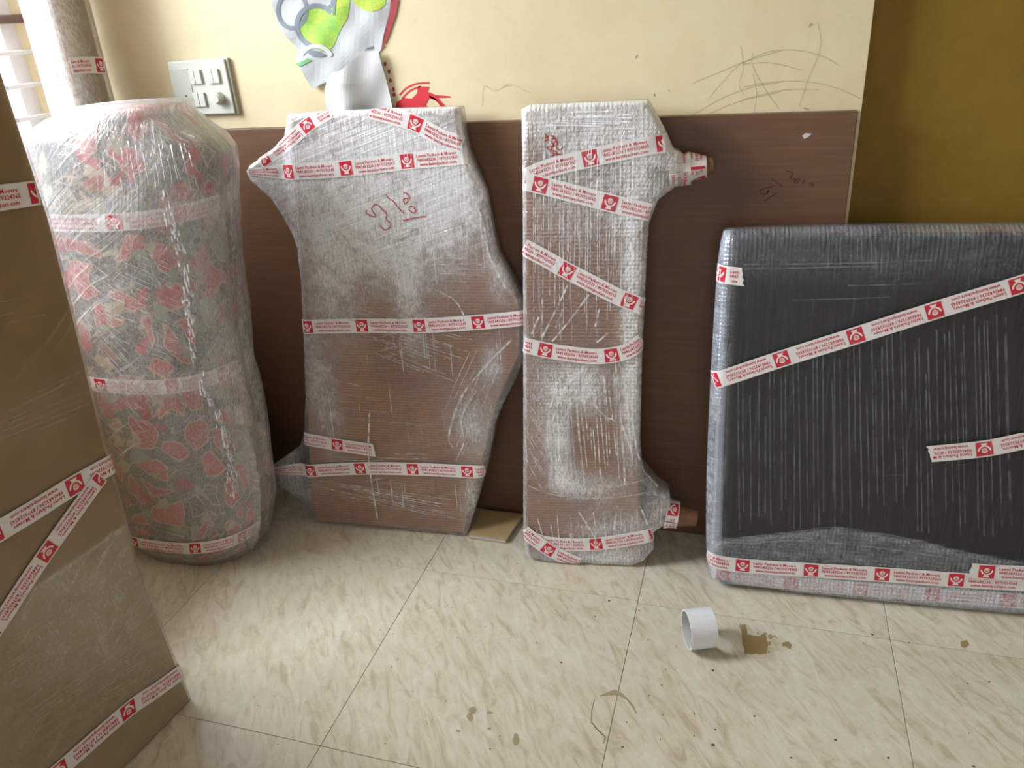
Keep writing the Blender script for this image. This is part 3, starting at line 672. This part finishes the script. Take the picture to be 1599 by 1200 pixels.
# ================================================================== WRAPPED TABLE PANEL WITH TAPED LEGS TO THE RIGHT
fr2 = lean_frame((-.552, 1.684, 0), (-.238, 1.727, 0), .070)
t2 = .085
p2 = thing('wrapped_table_panel', 'narrow film-wrapped board panel with two taped leg ends poking towards the dark wrapped screen', 'wrapped furniture', (-.4, 1.75, 0), 'film-wrapped table panels')
out2 = [(814, 172), (826, 164), (870, 163), (940, 160), (1014, 157), (1028, 182), (1042, 208), (1053, 234), (1066, 240), (1070, 288), (1055, 294), (1028, 313), (1014, 350), (1010, 417), (1007, 480), (1004, 540), (1000, 690), (1003, 739), (1028, 766), (1047, 778), (1050, 822), (1034, 827), (1021, 834), (1022, 860), (1005, 879), (988, 886), (930, 886), (850, 880), (822, 870), (817, 830), (817, 700), (817, 500), (816, 300)]
o2 = fr2.pxs(out2); o2[:, 1] = np.maximum(o2[:, 1], .001)
core2 = fr2.pxs([(822, 174), (1010, 163), (1012, 250), (1006, 350), (1002, 480), (997, 560), (995, 690), (1000, 800), (1012, 850), (985, 880), (826, 864), (821, 700), (820, 400)]); core2[:, 1] = np.maximum(core2[:, 1], .008)
slab('board_face', fr2, core2, -t2, 0, M['corr'], p2, .003)
nf2, nb2 = panel_funcs(core2, o2, t2, .012, .12, .004, 3)
def leg(frm, pts, rad, mat, par, n): return tube('leg', [frm.at(*frm.px(p, n), n) for p in pts], rad, mat, par, 18)
l1 = leg(fr2, [(1034, 267), (1050, 266), (1085, 262), (1108, 259), (1114, 258)], [.034, .036, .028, .018, .0175], M['wood'], p2, -.04)
l2 = leg(fr2, [(1016, 797), (1034, 801), (1058, 804), (1088, 809)], [.034, .037, .033, .022], M['wood'], p2, -.04)
def leg_wrap(parent, pts, rad, n, phase, nm='tape_wrap'):
    A = [np.array(fr2.at(*fr2.px(p, n), n)) for p in pts]; A = np.array(A)
    ax = A[-1] - A[0]; Ln = np.linalg.norm(ax); ax /= Ln; a = np.cross(ax, (0, 0, 1)); a /= np.linalg.norm(a); b = np.cross(ax, a)
    def sf(u, v, lf):
        u = np.asarray(u, float); v = np.asarray(v, float); k = np.clip(v / Ln, -.3, 1.3); r = rad[0] + (rad[1] - rad[0]) * np.clip(k, 0, 1) + lf + .0025 * np.sin(u * 90 + v * 70)
        th = u / rad[0]
        return A[0] + ax * v[..., None] + (a * np.cos(th)[..., None] + b * np.sin(th)[..., None]) * r[..., None]
    return tape(sf, [(0, Ln / 2), (rad[0] * math.pi, Ln / 2 + .002), (rad[0] * 2 * math.pi, Ln / 2)], parent, phase=phase, width=Ln, name=nm, lift=.003)
leg_wrap(p2, [(1044, 266), (1078, 263)], (.038, .031), -.04, .09)
leg_wrap(p2, [(1074, 263), (1103, 260)], (.032, .020), -.04, .045)
leg_wrap(p2, [(1038, 801), (1058, 804)], (.040, .036), -.04, .05)
o = tube('peg_hole', [fr2.at(*fr2.px((1075, 812), -.02), -.0185), fr2.at(*fr2.px((1075, 812), -.02), -.017)], [.005, .005], M['hole'], p2, 10)
bd2 = blob(fr2, [(850, 190, .10, .05, .8), (960, 195, .14, .05, .9), (900, 300, .1, .12, .4), (1000, 270, .08, .12, .6), (985, 470, .022, .25, 1.0), (905, 605, .06, .06, .9), (872, 680, .028, .11, 1.0), (885, 745, .04, .04, .7), (840, 640, .04, .2, .25), (985, 640, .03, .15, .6), (930, 760, .07, .04, .6), (960, 830, .12, .06, .5), (930, 870, .2, .035, .7), (1040, 800, .06, .06, .45), (1030, 220, .05, .06, .4), (890, 590, .06, .05, .6)])
st2 = blob(fr2, [(900, 320, .16, .16, 1.0), (880, 510, .1, .05, .9), (840, 650, .05, .15, .6)])
hull('stretch_film', fr2, o2, nf2, nb2, M['film_b'], p2, .0065, lambda u, v, d: np.clip(bd2(u, v) + .06, 0, 1) + .45 * sstep(.016, 0, d), lambda u, v, d: np.clip(st2(u, v) + .15, 0, 1))
S2 = surf_of(fr2, nf2, o2)
put(S2, fr2, [(820, 278), (860, 262), (922, 247), (980, 234), (1028, 225), (1040, 224)], 922, 247, p2)
put(S2, fr2, [(818, 283), (844, 289), (895, 302), (945, 315), (985, 325), (1016, 332)], 844, 289, p2, lift=.0026)
put(S2, fr2, [(818, 386), (852, 404), (886, 423), (962, 462), (987, 472), (1005, 480)], 886, 423, p2)
put(S2, fr2, [(818, 539), (852, 547), (890, 553), (927, 557), (962, 554), (985, 546), (1004, 533)], 852, 547, p2)
put(S2, fr2, [(818, 829), (832, 840), (857, 858), (885, 872), (905, 880)], 857, 858, p2, lift=.0034)
put(S2, fr2, [(836, 842), (850, 847), (888, 851), (931, 850), (976, 844), (1020, 836)], 931, 850, p2)
K = lambda pts: cr(pts, 780, 0, .2752)
on2 = lambda P: S2(*(np.array([fr2.px(p, .008) for p in P]).T), .0006)
strokes('handwriting', on2, [K([(245, 790), (300, 770), (330, 820), (270, 840), (330, 870), (285, 890)]), K([(260, 760), (290, 800), (340, 850), (370, 830)]), K([(250, 800), (320, 790), (290, 860), (350, 880)])], fr2.N, .003, M['ink'], p2)

# ================================================================== DARK WRAPPED SCREEN
fr3 = lean_frame((-.046, 1.675, 0), (.70, 1.724, 0), .118)
t3 = .085
p3 = thing('wrapped_television', 'wide black flat screen wrapped in clear film, standing before the mustard wall', 'wrapped television', (.4, 1.74, 0))
bl = fr3.px((1103, 900)); tl = fr3.px((1123, 368)); topv = fr3.px((1140, 357))[1]
Wd = 1.08
o3 = smooth_poly([(bl[0] + .03, .001), (Wd - .02, .001), (Wd, .03), (Wd, topv - .03), (Wd - .03, topv), (tl[0] + .025, topv), (tl[0] + .002, topv - .022), (fr3.px((1112, 560))[0], fr3.px((1112, 560))[1]), (fr3.px((1103, 760))[0], fr3.px((1103, 760))[1]), (bl[0], .045)], 2)
core3 = np.array([(bl[0] + .042, .05), (Wd - .03, .05), (Wd - .03, topv - .02), (tl[0] + .026, topv - .02)])
slab('screen', fr3, core3, -t3 + .02, -.006, M['black'], p3, .004)
slab('foam_bumper', fr3, np.array([(bl[0] + .034, .012), (Wd - .02, .012), (Wd - .02, .048), (bl[0] + .034, .048)]), -t3 + .012, -.006, M['foam'], p3, .01)
slab('foam_bumper', fr3, np.array([(bl[0] + .012, .055), (bl[0] + .038, .055), (tl[0] + .024, topv - .03), (tl[0] + .010, topv - .03)]), -t3 + .015, -.014, M['foam'], p3, .006)
nf3 = lambda u, v, d=None: .004 + rnd_edge(np.where(inside(np.stack([np.atleast_1d(u), np.atleast_1d(v)], 1), o3), seg_near(np.stack([np.atleast_1d(u), np.atleast_1d(v)], 1), o3)[0], 0) if d is None else d, .03)
nb3 = lambda u, v, d=None: -t3 - .4 * rnd_edge(d, .03)
cu = fr3.pxs([(1100, 845), (1180, 838), (1310, 825), (1420, 842), (1500, 862), (1599, 880), (1640, 888)])
c2v = fr3.pxs([(1100, 840), (1300, 860), (1440, 880), (1599, 895)])
def dens3(u, v, d):
    cv = np.interp(u, cu[:, 0], cu[:, 1]); below = sstep(.006, -.004, v - cv)
    a = below * (.42 + .25 * np.exp(-((v - cv) / .012) ** 2)) + .6 * sstep(.11, .05, v) * 1.0
    a = a + 1.0 * sstep(.05, .0, u - np.interp(v, [0, topv], [bl[0], tl[0]])) + .45 * sstep(.035, 0, topv - v)
    b = .18 * np.exp(-((topv - v - .06) / .05) ** 2); return np.clip(a + b + .012, 0, 1)
st3 = blob(fr3, [(1400, 420, .35, .12, .9), (1300, 700, .3, .25, .8), (1550, 500, .2, .3, .6)])
hull('stretch_film', fr3, o3, nf3, nb3, M['film_tv'], p3, .009, dens3, lambda u, v, d: np.clip(st3(u, v) + .3, 0, 1))
S3 = surf_of(fr3, nf3, o3)
put(S3, fr3, [(1700, 412), (1599, 444), (1463, 485), (1337, 525), (1213, 564), (1114, 597)], 1337, 525, p3)
put(S3, fr3, [(1720, 668), (1640, 684), (1599, 690), (1538, 702), (1448, 711)], 1538, 702, p3, torn1=.012)
put(S3, fr3, [(1104, 876), (1153, 884), (1267, 892), (1382, 899), (1506, 908), (1599, 913), (1700, 921)], 1267, 892, p3)
put(S3, fr3, [(1112, 900), (1240, 915), (1382, 926), (1506, 936), (1640, 946)], 1236, 915, p3, lift=-.004)
put(S3, fr3, [(1512, 892), (1560, 895), (1599, 897), (1690, 905)], 1541, 893, p3, lift=.003, torn0=.01)
put(S3, fr3, [(1117, 429), (1140, 431), (1166, 434)], 1122, 429, p3, torn1=.016)

# ================================================================== ROLLED MATTRESS
YB = 1.575
p4 = thing('wrapped_mattress_roll', 'tall rolled mattress in red and grey patterned cloth under shiny film, by the window', 'mattress roll', (-1.47, 1.58, 0))
Rp = np.array([onY(p, YB)[[2, 0]] for p in [(285, 172), (310, 195), (335, 215), (351, 235), (355, 275), (356, 325), (358, 362), (366, 437), (375, 510), (384, 574), (393, 617), (406, 687), (414, 744), (416, 790), (412, 838)]])[::-1]
Lp = np.array([onY(p, YB)[[2, 0]] for p in [(122, 172), (100, 180), (76, 196), (62, 210), (64, 240), (72, 278), (89, 352), (102, 417), (123, 512), (136, 558), (160, 650), (182, 730), (205, 810), (222, 868)]])[::-1]
ZT = 1.262
def roll_pt(th, z, grow=0.0):
    th = np.asarray(th, float); z = np.asarray(z, float)
    xr = np.interp(z, Rp[:, 0], Rp[:, 1]); xl = np.interp(z, Lp[:, 0], Lp[:, 1])
    bot = np.sqrt(np.clip(1 - np.clip((.07 - z) / .07, 0, 1) ** 2 * .55, 0, 1))
    a = (xr - xl) / 2 * bot + grow; c = (xr + xl) / 2
    b = (.150 * np.interp(z, [0, .08, 1.0, 1.14, 1.21, 1.27], [.72, 1, 1, .99, .93, .8])) + grow
    cs, sn = np.cos(th), np.sin(th); e = .8
    x = c + a * np.sign(cs) * np.abs(cs) ** e; y = YB + .0 * z + b * np.sign(sn) * np.abs(sn) ** e
    return np.stack([x, y, z * np.ones_like(x)], -1)
def roll_mesh(name, mat, grow, wr, attrs=False, nz=130, nt=110, seed=0):
    zs = np.linspace(.002 - min(grow, .001), ZT + grow, nz); V = []; UV = []; ths = np.linspace(0, 2 * np.pi, nt, endpoint=False)
    for z in zs:
        P = roll_pt(ths, np.full(nt, z), grow)
        if wr:
            w = np.array([mnoise.noise(Vector((p[0] * 9 + seed, p[1] * 9, p[2] * 9))) + .6 * mnoise.noise(Vector((p[0] * 24 + seed, p[1] * 24, p[2] * 18))) for p in P]) * wr
            P[:, 0] += np.cos(ths) * w; P[:, 1] += np.sin(ths) * w
        V.append(P); UV.append(np.stack([ths * .3, np.full(nt, z)], 1))
    V = np.concatenate(V); UV = np.concatenate(UV); F = [(j * nt + i, j * nt + (i + 1) % nt, (j + 1) * nt + (i + 1) % nt, (j + 1) * nt + i) for j in range(nz - 1) for i in range(nt)]
    F += [tuple(range(nt))[::-1], tuple(range((nz - 1) * nt, nz * nt))]
    at = None
    if attrs:
        z = V[:, 2]; x = V[:, 0]
        dn = .38 + .2 * sstep(1.15, 1.24, z) + .3 * np.exp(-((z - 1.04) / .05) ** 2) + .3 * np.exp(-((z - .61) / .03) ** 2) + .3 * np.exp(-((x + 1.25) / .03) ** 2)
        at = {'dens': np.clip(dn, 0, 1), 'streak': np.clip(.35 + .6 * sstep(-1.35, -1.6, x), 0, 1)}
    o = link(name, V, F, mat, p4, True, UV, at); return o
roll_mesh('patterned_cloth', M['floral'], -.010, .005)
roll_mesh('stretch_film', M['film_roll'], .002, .0055, True, seed=4)
def roll_surf(u, v, lf):
    th = -np.pi / 2 + np.asarray(u) / .235; return roll_pt(th, np.asarray(v), .002 + lf)
for z0, z1, ph, lf in ((1.02, 1.045, .05, .003), (.595, .625, .12, .003), (.085, .12, .10, .007)):
    tape(roll_surf, [(-.34, z0), (0, (z0 + z1) / 2 - .008), (.34, z1)], p4, phase=ph, lift=lf - .006)
ft = []
for k in range(26):
    z = .02 + .02 * k; e = roll_pt(np.array([-.25]), np.array([z]), .0)[0]; ft.append((e, .004 + .022 * math.sin(k / 25 * math.pi) ** .7 * (.6 + .4 * abs(math.sin(k * 1.9)))))
V = []; 
for e, w_ in ft: V += [e - np.array([.004, 0, 0]), e + np.array([w_ * .5, -.004 * math.sin(e[2] * 60), 0]), e + np.array([w_, .004 * math.sin(e[2] * 90), 0])]
n = len(V); F = [(3 * k + j, 3 * k + j + 1, 3 * k + j + 4, 3 * k + j + 3) for k in range(len(ft) - 1) for j in range(2)]
link('film_tail', V, F, M['film_roll'], p4, True, [(0, q[2]) for q in V], {'dens': [.5] * n, 'streak': [.6] * n})

# ================================================================== CARTON IN THE FOREGROUND
d0 = np.array([-1.184, 1.033]); d1 = np.array([-1.209, .845]); du = (d1 - d0) / np.linalg.norm(d1 - d0)
frB = Frame((d0[0], d0[1], 0), (-du[0], -du[1], 0), (0, 0, 1))      # U runs away from the camera, N faces into the room
p5 = thing('tall_flat_carton', 'tall flat brown cardboard carton bound with printed tape, standing under the window wall', 'carton', (-1.25, .63, 0))
BH = 1.43; BL = .80; BD = .13
EB = [(0, .001), (-.010, .25), (-.014, .42), (0, .70), (.022, .95), (.036, 1.13), (.036, BH)]
slab('carton_body', frB, np.array([(-BL, .001)] + EB + [(-BL, BH)]), -BD, 0, M['carton'], p5, .006)
oB = np.array([(-BL - .004, .0008)] + [(a + .004, max(b, .0008)) for a, b in EB] + [(-BL - .004, BH + .004)])
nfB = lambda u, v, d=None: .004 + rnd_edge(np.full(np.shape(np.atleast_1d(u)), 1.0) if d is None else d, .006)
nbB = lambda u, v, d=None: -BD - .004 + 0 * np.atleast_1d(u)
edB = frB.pxs([(0, 955), (100, 915), (205, 812)]); ed2 = frB.pxs([(0, 640), (140, 575)])
bB = blob(frB, [(150, 960, .12, .16, .5), (60, 1000, .2, .2, .4), (60, 640, .2, .05, .35)])
def densB(u, v, d):
    ln = edB[2][1] + (edB[0][1] - edB[2][1]) / (edB[0][0] - edB[2][0]) * (u - edB[2][0])
    return np.clip(sstep(.004, -.004, v - ln) * .35 + .8 * np.exp(-((v - ln) / .0035) ** 2) + bB(u, v) * .6 + .05, 0, 1)
def strB(u, v, d):
    ln = edB[2][1] + (edB[0][1] - edB[2][1]) / (edB[0][0] - edB[2][0]) * (u - edB[2][0])
    return np.clip(.12 + .75 * sstep(.004, -.004, v - ln) + .5 * np.exp(-((v - ln - .42) / .06) ** 2), 0, 1)
hull('stretch_film', frB, oB, nfB, nbB, M['film_box'], p5, .010, densB, strB)
SB = surf_of(frB, nfB, oB)
put(SB, frB, [(184, 722), (119, 758), (60, 795), (0, 831), (-120, 905)], 119, 758, p5)
put(SB, frB, [(160, 744), (137, 775), (75, 862), (36, 920), (0, 975), (-60, 1060)], 75, 862, p5, lift=.003, width=.034)
put(SB, frB, [(290, 1047), (245, 1080), (202, 1110), (104, 1196), (30, 1262)], 202, 1110, p5)
put(SB, frB, [(-140, 335), (0, 310), (35, 305), (62, 301)], 62, 301, p5)

# ================================================================== TALL WRAPPED COLUMN IN THE CORNER
p6 = thing('wrapped_bed_rail', 'tall narrow film-wrapped board column standing in the corner behind the mattress roll', 'wrapped furniture', (-1.74, 1.77, 0))
ax0 = np.array([-1.755, 1.72, 0]); axT = np.array([-1.665, 1.765, 1.9])
fr6 = Frame(ax0 + [-.052, 0, 0], (1, 0.0, 0), axT - ax0)
slab('board_core', fr6, np.array([(0, .004), (.1, .004), (.1, 1.9), (0, 1.9)]), -.11, 0, M['carton'], p6, .004)
o6 = np.array([(-.008, .001), (.107, .001), (.107, 1.906), (-.008, 1.906)])
hull('stretch_film', fr6, o6, lambda u, v, d: .008 + rnd_edge(d, .012), lambda u, v, d: -.118 + 0 * u, M['film_col'], p6, .012, lambda u, v, d: .7 + 0 * u, lambda u, v, d: .6 + 0 * u)
S6 = lambda u, v, lf: fr6.O + np.asarray(v)[..., None] * fr6.V + (.107 + np.asarray(lf))[..., None] * np.ones_like(np.asarray(v))[..., None] * fr6.U - fr6.N * np.asarray(u)[..., None] if False else (fr6.O + np.asarray(v)[..., None] * fr6.V + (.108 + lf) * fr6.U - np.asarray(u)[..., None] * fr6.N)
tape(S6, [(-.003, 1.345), (.05, 1.345), (.113, 1.34)], p6, phase=.10)

# pull lines and folds in the film, bright glints painted as white strokes
def family(p0, p1, q0, q1, n, jit=3, lo=.25):
    out = []; p0, p1, q0, q1 = map(np.array, (p0, p1, q0, q1))
    for k in range(n):
        f = (k + rng.random() * .8) / n; a = p0 + (q0 - p0) * f + rng.normal(0, jit, 2) * .4; b = p1 + (q1 - p1) * f + rng.normal(0, jit, 2) * .4
        ln = lo + (1 - lo) * rng.random(); st_ = rng.random() * (1 - ln); out.append([tuple(a + (b - a) * st_), tuple(a + (b - a) * (st_ + ln / 2) + rng.normal(0, .6, 2)), tuple(a + (b - a) * (st_ + ln))])
    return out
def creases_and_glints(parent, fn, lists, nrm, w, mat='crease'):
    o = strokes('film_creases', fn, lists, nrm, w, M[mat], parent); o['kind'] = 'stuff'; return o
lift1 = lambda S, fr: (lambda P: S(*(np.array([fr.px(p, .008) for p in P]).T), .0030))
creases_and_glints(p1, lift1(S1, fr1), family((532, 473), (762, 534), (559, 545), (720, 610), 15) + family((660, 398), (768, 402), (655, 440), (752, 446), 7) + family((545, 190), (550, 420), (722, 190), (735, 400), 34, 3, .15) + family((486, 749), (724, 783), (494, 762), (728, 822), 11)
        + family((500, 708), (700, 708), (500, 722), (700, 722), 3) + family((480, 580), (560, 600), (480, 660), (700, 680), 5) + family((690, 640), (735, 540), (720, 720), (790, 560), 6) + family((440, 235), (475, 400), (520, 200), (540, 430), 9), fr1.N, .0016)
creases_and_glints(p1, lift1(S1, fr1), [[(736, 300), (755, 350), (765, 400), (790, 450)], [(708, 700), (702, 680), (716, 630), (735, 600), (770, 560), (800, 530)], [(712, 720), (725, 690), (722, 650), (745, 610)], [(688, 455), (712, 470), (725, 492)], [(578, 640), (577, 720), (592, 820)]], fr1.N, .005)
creases_and_glints(p2, lift1(S2, fr2), family((832, 190), (832, 560), (1000, 190), (990, 500), 36, 3, .15) + family((822, 600), (858, 650), (822, 720), (850, 770), 10) + [[(818, 755), (850, 768), (880, 775), (940, 778), (990, 773), (1030, 765)], [(905, 745), (950, 760), (1005, 750)]], fr2.N, .0016)
creases_and_glints(p2, lift1(S2, fr2), [[(887, 445), (868, 485), (847, 527)], [(920, 460), (890, 500), (863, 533)], [(880, 482), (868, 512)], [(842, 495), (830, 522)], [(936, 482), (930, 510)], [(950, 520), (932, 535)], [(985, 380), (989, 430), (975, 480), (978, 540)], [(870, 600), (856, 660), (862, 720), (890, 755)], [(988, 660), (1000, 720), (1030, 765)], [(905, 580), (880, 610), (862, 660)], [(920, 600), (935, 640), (965, 660)], [(962, 560), (966, 640), (985, 700)], [(905, 800), (930, 840)], [(965, 790), (958, 830)], [(1000, 790), (1012, 820)]], fr2.N, .0042)  # short diagonal strokes are painted glints, the rest film folds
creases_and_glints(p2, lift1(S2, fr2), family((850, 580), (860, 760), (985, 580), (1000, 760), 26, 8, .1) + family((830, 800), (840, 870), (1000, 790), (1000, 870), 14, 5, .2) + family((860, 176), (1000, 172), (850, 200), (1010, 205), 8, 3, .2), fr2.N, .0026)
creases_and_glints(p3, lift1(S3, fr3), family((1290, 370), (1290, 420), (1420, 370), (1420, 440), 12) + family((1160, 400), (1460, 395), (1150, 480), (1460, 470), 4) + family((1150, 560), (1150, 830), (1580, 480), (1590, 840), 46, 3, .5), fr3.N, .0030, 'crease_soft')
creases_and_glints(p3, lift1(S3, fr3), [[(1112, 845), (1180, 838), (1250, 830), (1310, 825), (1420, 842), (1500, 862), (1599, 880)], [(1130, 855), (1250, 845), (1400, 860), (1560, 885)]], fr3.N, .003, 'crease_soft')
creases_and_glints(p5, lift1(SB, frB), family((-20, 970), (206, 812), (40, 1190), (285, 1030), 30, 4, .3) + family((0, 640), (140, 575), (0, 700), (150, 640), 7) + family((0, 465), (60, 455), (0, 520), (80, 500), 3) + [[(0, 958), (100, 892), (207, 812)], [(0, 650), (80, 612), (140, 572)]], frB.N, .0022, 'crease_soft')
def on_roll(P):
    out = []
    for p in P:
        y = YB - .14
        for _ in range(6):
            q = onY(p, y); xr = np.interp(q[2], Rp[:, 0], Rp[:, 1]); xl = np.interp(q[2], Lp[:, 0], Lp[:, 1])
            cth = np.clip((q[0] - (xr + xl) / 2) / ((xr - xl) / 2 + .002), -.995, .995); th = -math.acos(math.copysign(abs(cth) ** (1 / .8), cth))
            y = .5 * y + .5 * roll_pt(np.array([th]), np.array([q[2]]), .008)[0][1]
        out.append(onY(p, y - .002))
    return np.array(out)
fold = [(255, 295), (262, 325), (272, 355), (283, 385), (290, 412), (292, 460), (295, 505), (302, 551), (318, 600), (340, 645), (355, 690), (361, 730), (361, 780)]
creases_and_glints(p4, on_roll, family((95, 370), (180, 440), (165, 600), (235, 690), 24, 4, .4) + family((180, 370), (330, 440), (150, 520), (290, 580), 18, 4, .2) + family((150, 220), (160, 300), (300, 220), (320, 300), 18, 5, .15) + family((230, 180), (330, 220), (220, 200), (320, 240), 8, 3, .2) + family((210, 800), (300, 830), (225, 850), (330, 870), 7), (0, -1, 0), .0016)
fx = catmull(fold, 1.0); gl_ = []
for k in range(150):
    q = fx[int(rng.random() * (len(fx) - 12))]; w_ = rng.normal(0, 4.2); gl_.append([(q[0] + w_, q[1]), (q[0] + w_ + 1, q[1] + 4), (q[0] + w_ + 2, q[1] + 8 + 6 * rng.random())])
creases_and_glints(p4, on_roll, gl_, (0, -1, 0), .0042)  # bright highlight along the fold, painted as short white strokes

# ================================================================== SMALL THINGS ON THE FLOOR
# empty tape core
p7 = onF((1082, 1018)); cw = .062; R0, R1 = .047, .0435
tc = thing('tape_core', 'empty white cardboard tape core lying on its side on the floor', 'tape core', (p7[0], p7[1] + .03, 0))
axv = np.array([.93, .36, 0]); axv /= np.linalg.norm(axv); sv = np.cross((0, 0, 1), axv); c0 = np.array([p7[0] + .012, p7[1] + .03, R0 + .0005])
ns = 40; V = []; F = []
for r, s in ((R0, -cw / 2), (R0, cw / 2), (R1, cw / 2), (R1, -cw / 2)):
    for k in range(ns):
        a = 2 * math.pi * k / ns; V.append(c0 + axv * s + (sv * math.cos(a) + np.array([0, 0, 1]) * math.sin(a)) * r)
outer = [(k, (k + 1) % ns, ns + (k + 1) % ns, ns + k) for k in range(ns)] + [(ns + k, ns + (k + 1) % ns, 2 * ns + (k + 1) % ns, 2 * ns + k) for k in range(ns)] + [(3 * ns + k, 3 * ns + (k + 1) % ns, (k + 1) % ns, k) for k in range(ns)]
link('outer_wall', V, outer, M['white_core'], tc, True)
V2 = [c0 + (np.array(v) - c0) * np.array([1, 1, 1]) for v in V[2 * ns:]]
link('inner_lining', V2, [(k, (k + 1) % ns, ns + (k + 1) % ns, ns + k) for k in range(ns)], M['paperg'], tc, True)
for o in tc.children:
    o.data.polygons.foreach_set('use_smooth', [False] * len(o.data.polygons))

# thin book pushed against the panel
bk = thing('thin_book', 'thin brown-covered book lying flat on the floor beside the film-wrapped panel', 'book', (-.68, 1.81, 0))
bx = Frame((-.748, 1.752, 0), (1, .012, 0), (.02, 1, 0))
slab('cover', bx, np.array([(0, 0), (.118, -.004), (.135, .125), (0, .128)]), .013, .016, M['kraft'], bk, .001)
slab('pages', bx, np.array([(.002, .003), (.115, 0), (.132, .122), (.002, .125)]), .002, .013, M['pages'], bk, .001)
slab('cover', bx, np.array([(0, 0), (.118, -.004), (.135, .125), (0, .128)]), .0, .002, M['kraft'], bk, .0006)

# residue patch, ring mark and crumbs
onFl = lambda P, e=.0006: np.array([onF(p) for p in P]) + np.array([0, 0, e])
K = lambda pts: cr(pts, 1000, 920, .1876)
def floormark(name, lists, mat, label, cat):
    bm = bmesh.new()
    for pts in lists:
        f = bm.faces.new([bm.verts.new(p) for p in onFl(pts)]); r = bmesh.ops.extrude_face_region(bm, geom=[f])
        for v in [g for g in r['geom'] if isinstance(g, bmesh.types.BMVert)]: v.co.z = 0.0001
    bmesh.ops.triangulate(bm, faces=[f for f in bm.faces if len(f.verts) > 4]); bmesh.ops.recalc_face_normals(bm, faces=bm.faces[:])
    o = link_bm(name, bm, mat); tag(o, label, cat); return o
def rough(pts, n=4, amp=4):
    out = []
    for i in range(len(pts)):
        a = np.array(pts[i], float); b = np.array(pts[(i + 1) % len(pts)], float)
        for k in range(n): out.append(tuple(a + (b - a) * k / n + (rng.normal(0, amp, 2) if k else 0)))
    return out
floormark('glue_residue', [K(rough([(828, 290), (880, 302), (890, 382), (975, 392), (1040, 380), (1062, 440), (1052, 545), (965, 540), (872, 545), (852, 470), (848, 360)])), K(rough([(1185, 450), (1235, 440), (1262, 465), (1250, 505), (1215, 478), (1188, 480)], 3, 3))], M['glue'], 'brown sticky residue patch on the floor beside the white tape core', 'stain')
floormark('grey_residue', [K(rough(ell(x, y, a, b, 7), 2, 2)) for x, y, a, b in ((1085, 400, 22, 22), (1040, 375, 16, 9), (1078, 455, 14, 20), (1120, 395, 14, 8), (980, 372, 9, 9), (1073, 525, 6, 10), (1135, 408, 6, 6))], M['grime'], 'grey flaked residue specks along the edge of the brown residue patch', 'stain')
K = lambda pts: cr(pts, 800, 1040, .1626)
rg_ = [[(840, 290), (905, 262), (985, 232), (1050, 262), (1110, 315), (1165, 385), (1200, 460), (1190, 462), (1150, 395), (1095, 325), (1020, 285), (930, 285), (845, 296)], [(795, 330), (770, 420), (765, 540), (790, 590), (880, 665), (905, 690), (880, 745), (870, 745), (888, 690), (820, 610), (755, 550), (762, 420), (785, 330)]]
floormark('ring_mark', [K(q) for q in rg_], M['grime'], 'dried brown ring mark crossing a tile joint', 'stain')
for x, y, a, b in ((1330, 720, 18, 14), (1318, 748, 14, 16), (1400, 730, 12, 5), (1268, 806, 10, 5), (1510, 840, 14, 26), (1400, 795, 8, 4)):
    o = floormark('smudge', [cr(rough(ell(x, y, a, b, 8), 2, 2), 240, 840, .375)], M['grime'], 'small brown smudge on the floor tiles in front of the wrapped panels', 'stain'); o['group'] = 'brown floor smudges'
floormark('tan_fleck', [cr(rough([(1400, 325), (1420, 320), (1428, 335), (1412, 345), (1402, 340)], 2, 1), 800, 840, .5)], M['glue'], 'small tan fleck on the floor in front of the black screen', 'stain')
V = []; F = []
spk = [(1010, 298), (1105, 292), (1155, 293), (1190, 285), (1215, 290), (1243, 291), (1225, 283), (943, 385), (997, 402), (1092, 401), (1265, 418), (1382, 372), (949, 486), (1017, 508), (992, 537), (1078, 642), (604, 352), (502, 660), (434, 700), (518, 861), (1140, 776), (1162, 760), (1220, 682), (1316, 895), (1403, 880), (1443, 826), (965, 858), (1248, 100), (432, 228), (1535, 245), (1595, 438)]
spk = [(240 + x * .375, 840 + y * .375, 1.3) for x, y in spk]
spk += [(800 + x * .5, 840 + y * .5, s) for x, y, s in ((303, 198, 3), (260, 246, 1.5), (397, 227, 2), (425, 320, 2), (512, 341, 2), (154, 390, 2.4), (627, 415, 3), (468, 462, 2), (420, 436, 1.3), (427, 494, 1.6), (471, 554, 1.6), (569, 551, 2), (569, 620, 1.6), (635, 600, 2.6), (627, 648, 3.4), (463, 630, 1.5), (1010, 632, 2.6), (872, 688, 2.4), (1175, 688, 2.8), (1442, 716, 3), (1490, 450, 2), (1422, 456, 2.4), (720, 237, 1.4), (757, 558, 2.4), (1125, 303, 3), (1427, 611, 1.4), (1240, 328, 1.6), (1097, 330, 1.6), (358, 577, 1.6), (345, 655, 2.4), (480, 412, 1.4))]
for x, y, s in spk:
    c = onF((x, y)); r = s * .00135; a0 = random.random() * 6; n = 5; b = len(V); el = .5 + random.random() * .5; rt = random.random() * 3
    for k in range(n):
        a = a0 + 2 * math.pi * k / n; dx, dy = r * math.cos(a), r * el * math.sin(a)
        V.append((c[0] + dx * math.cos(rt) - dy * math.sin(rt), c[1] + dx * math.sin(rt) + dy * math.cos(rt), .0002))
    V.append((c[0], c[1], .0002 + r * .7)); F += [(b + k, b + (k + 1) % n, b + n) for k in range(n)] + [tuple(b + k for k in range(n))[::-1]]
o = link('dirt_crumbs', V, F, M['dirt']); o['kind'] = 'stuff'; tag(o, 'dark dirt crumbs strewn over the marbled floor tiles', 'crumbs')
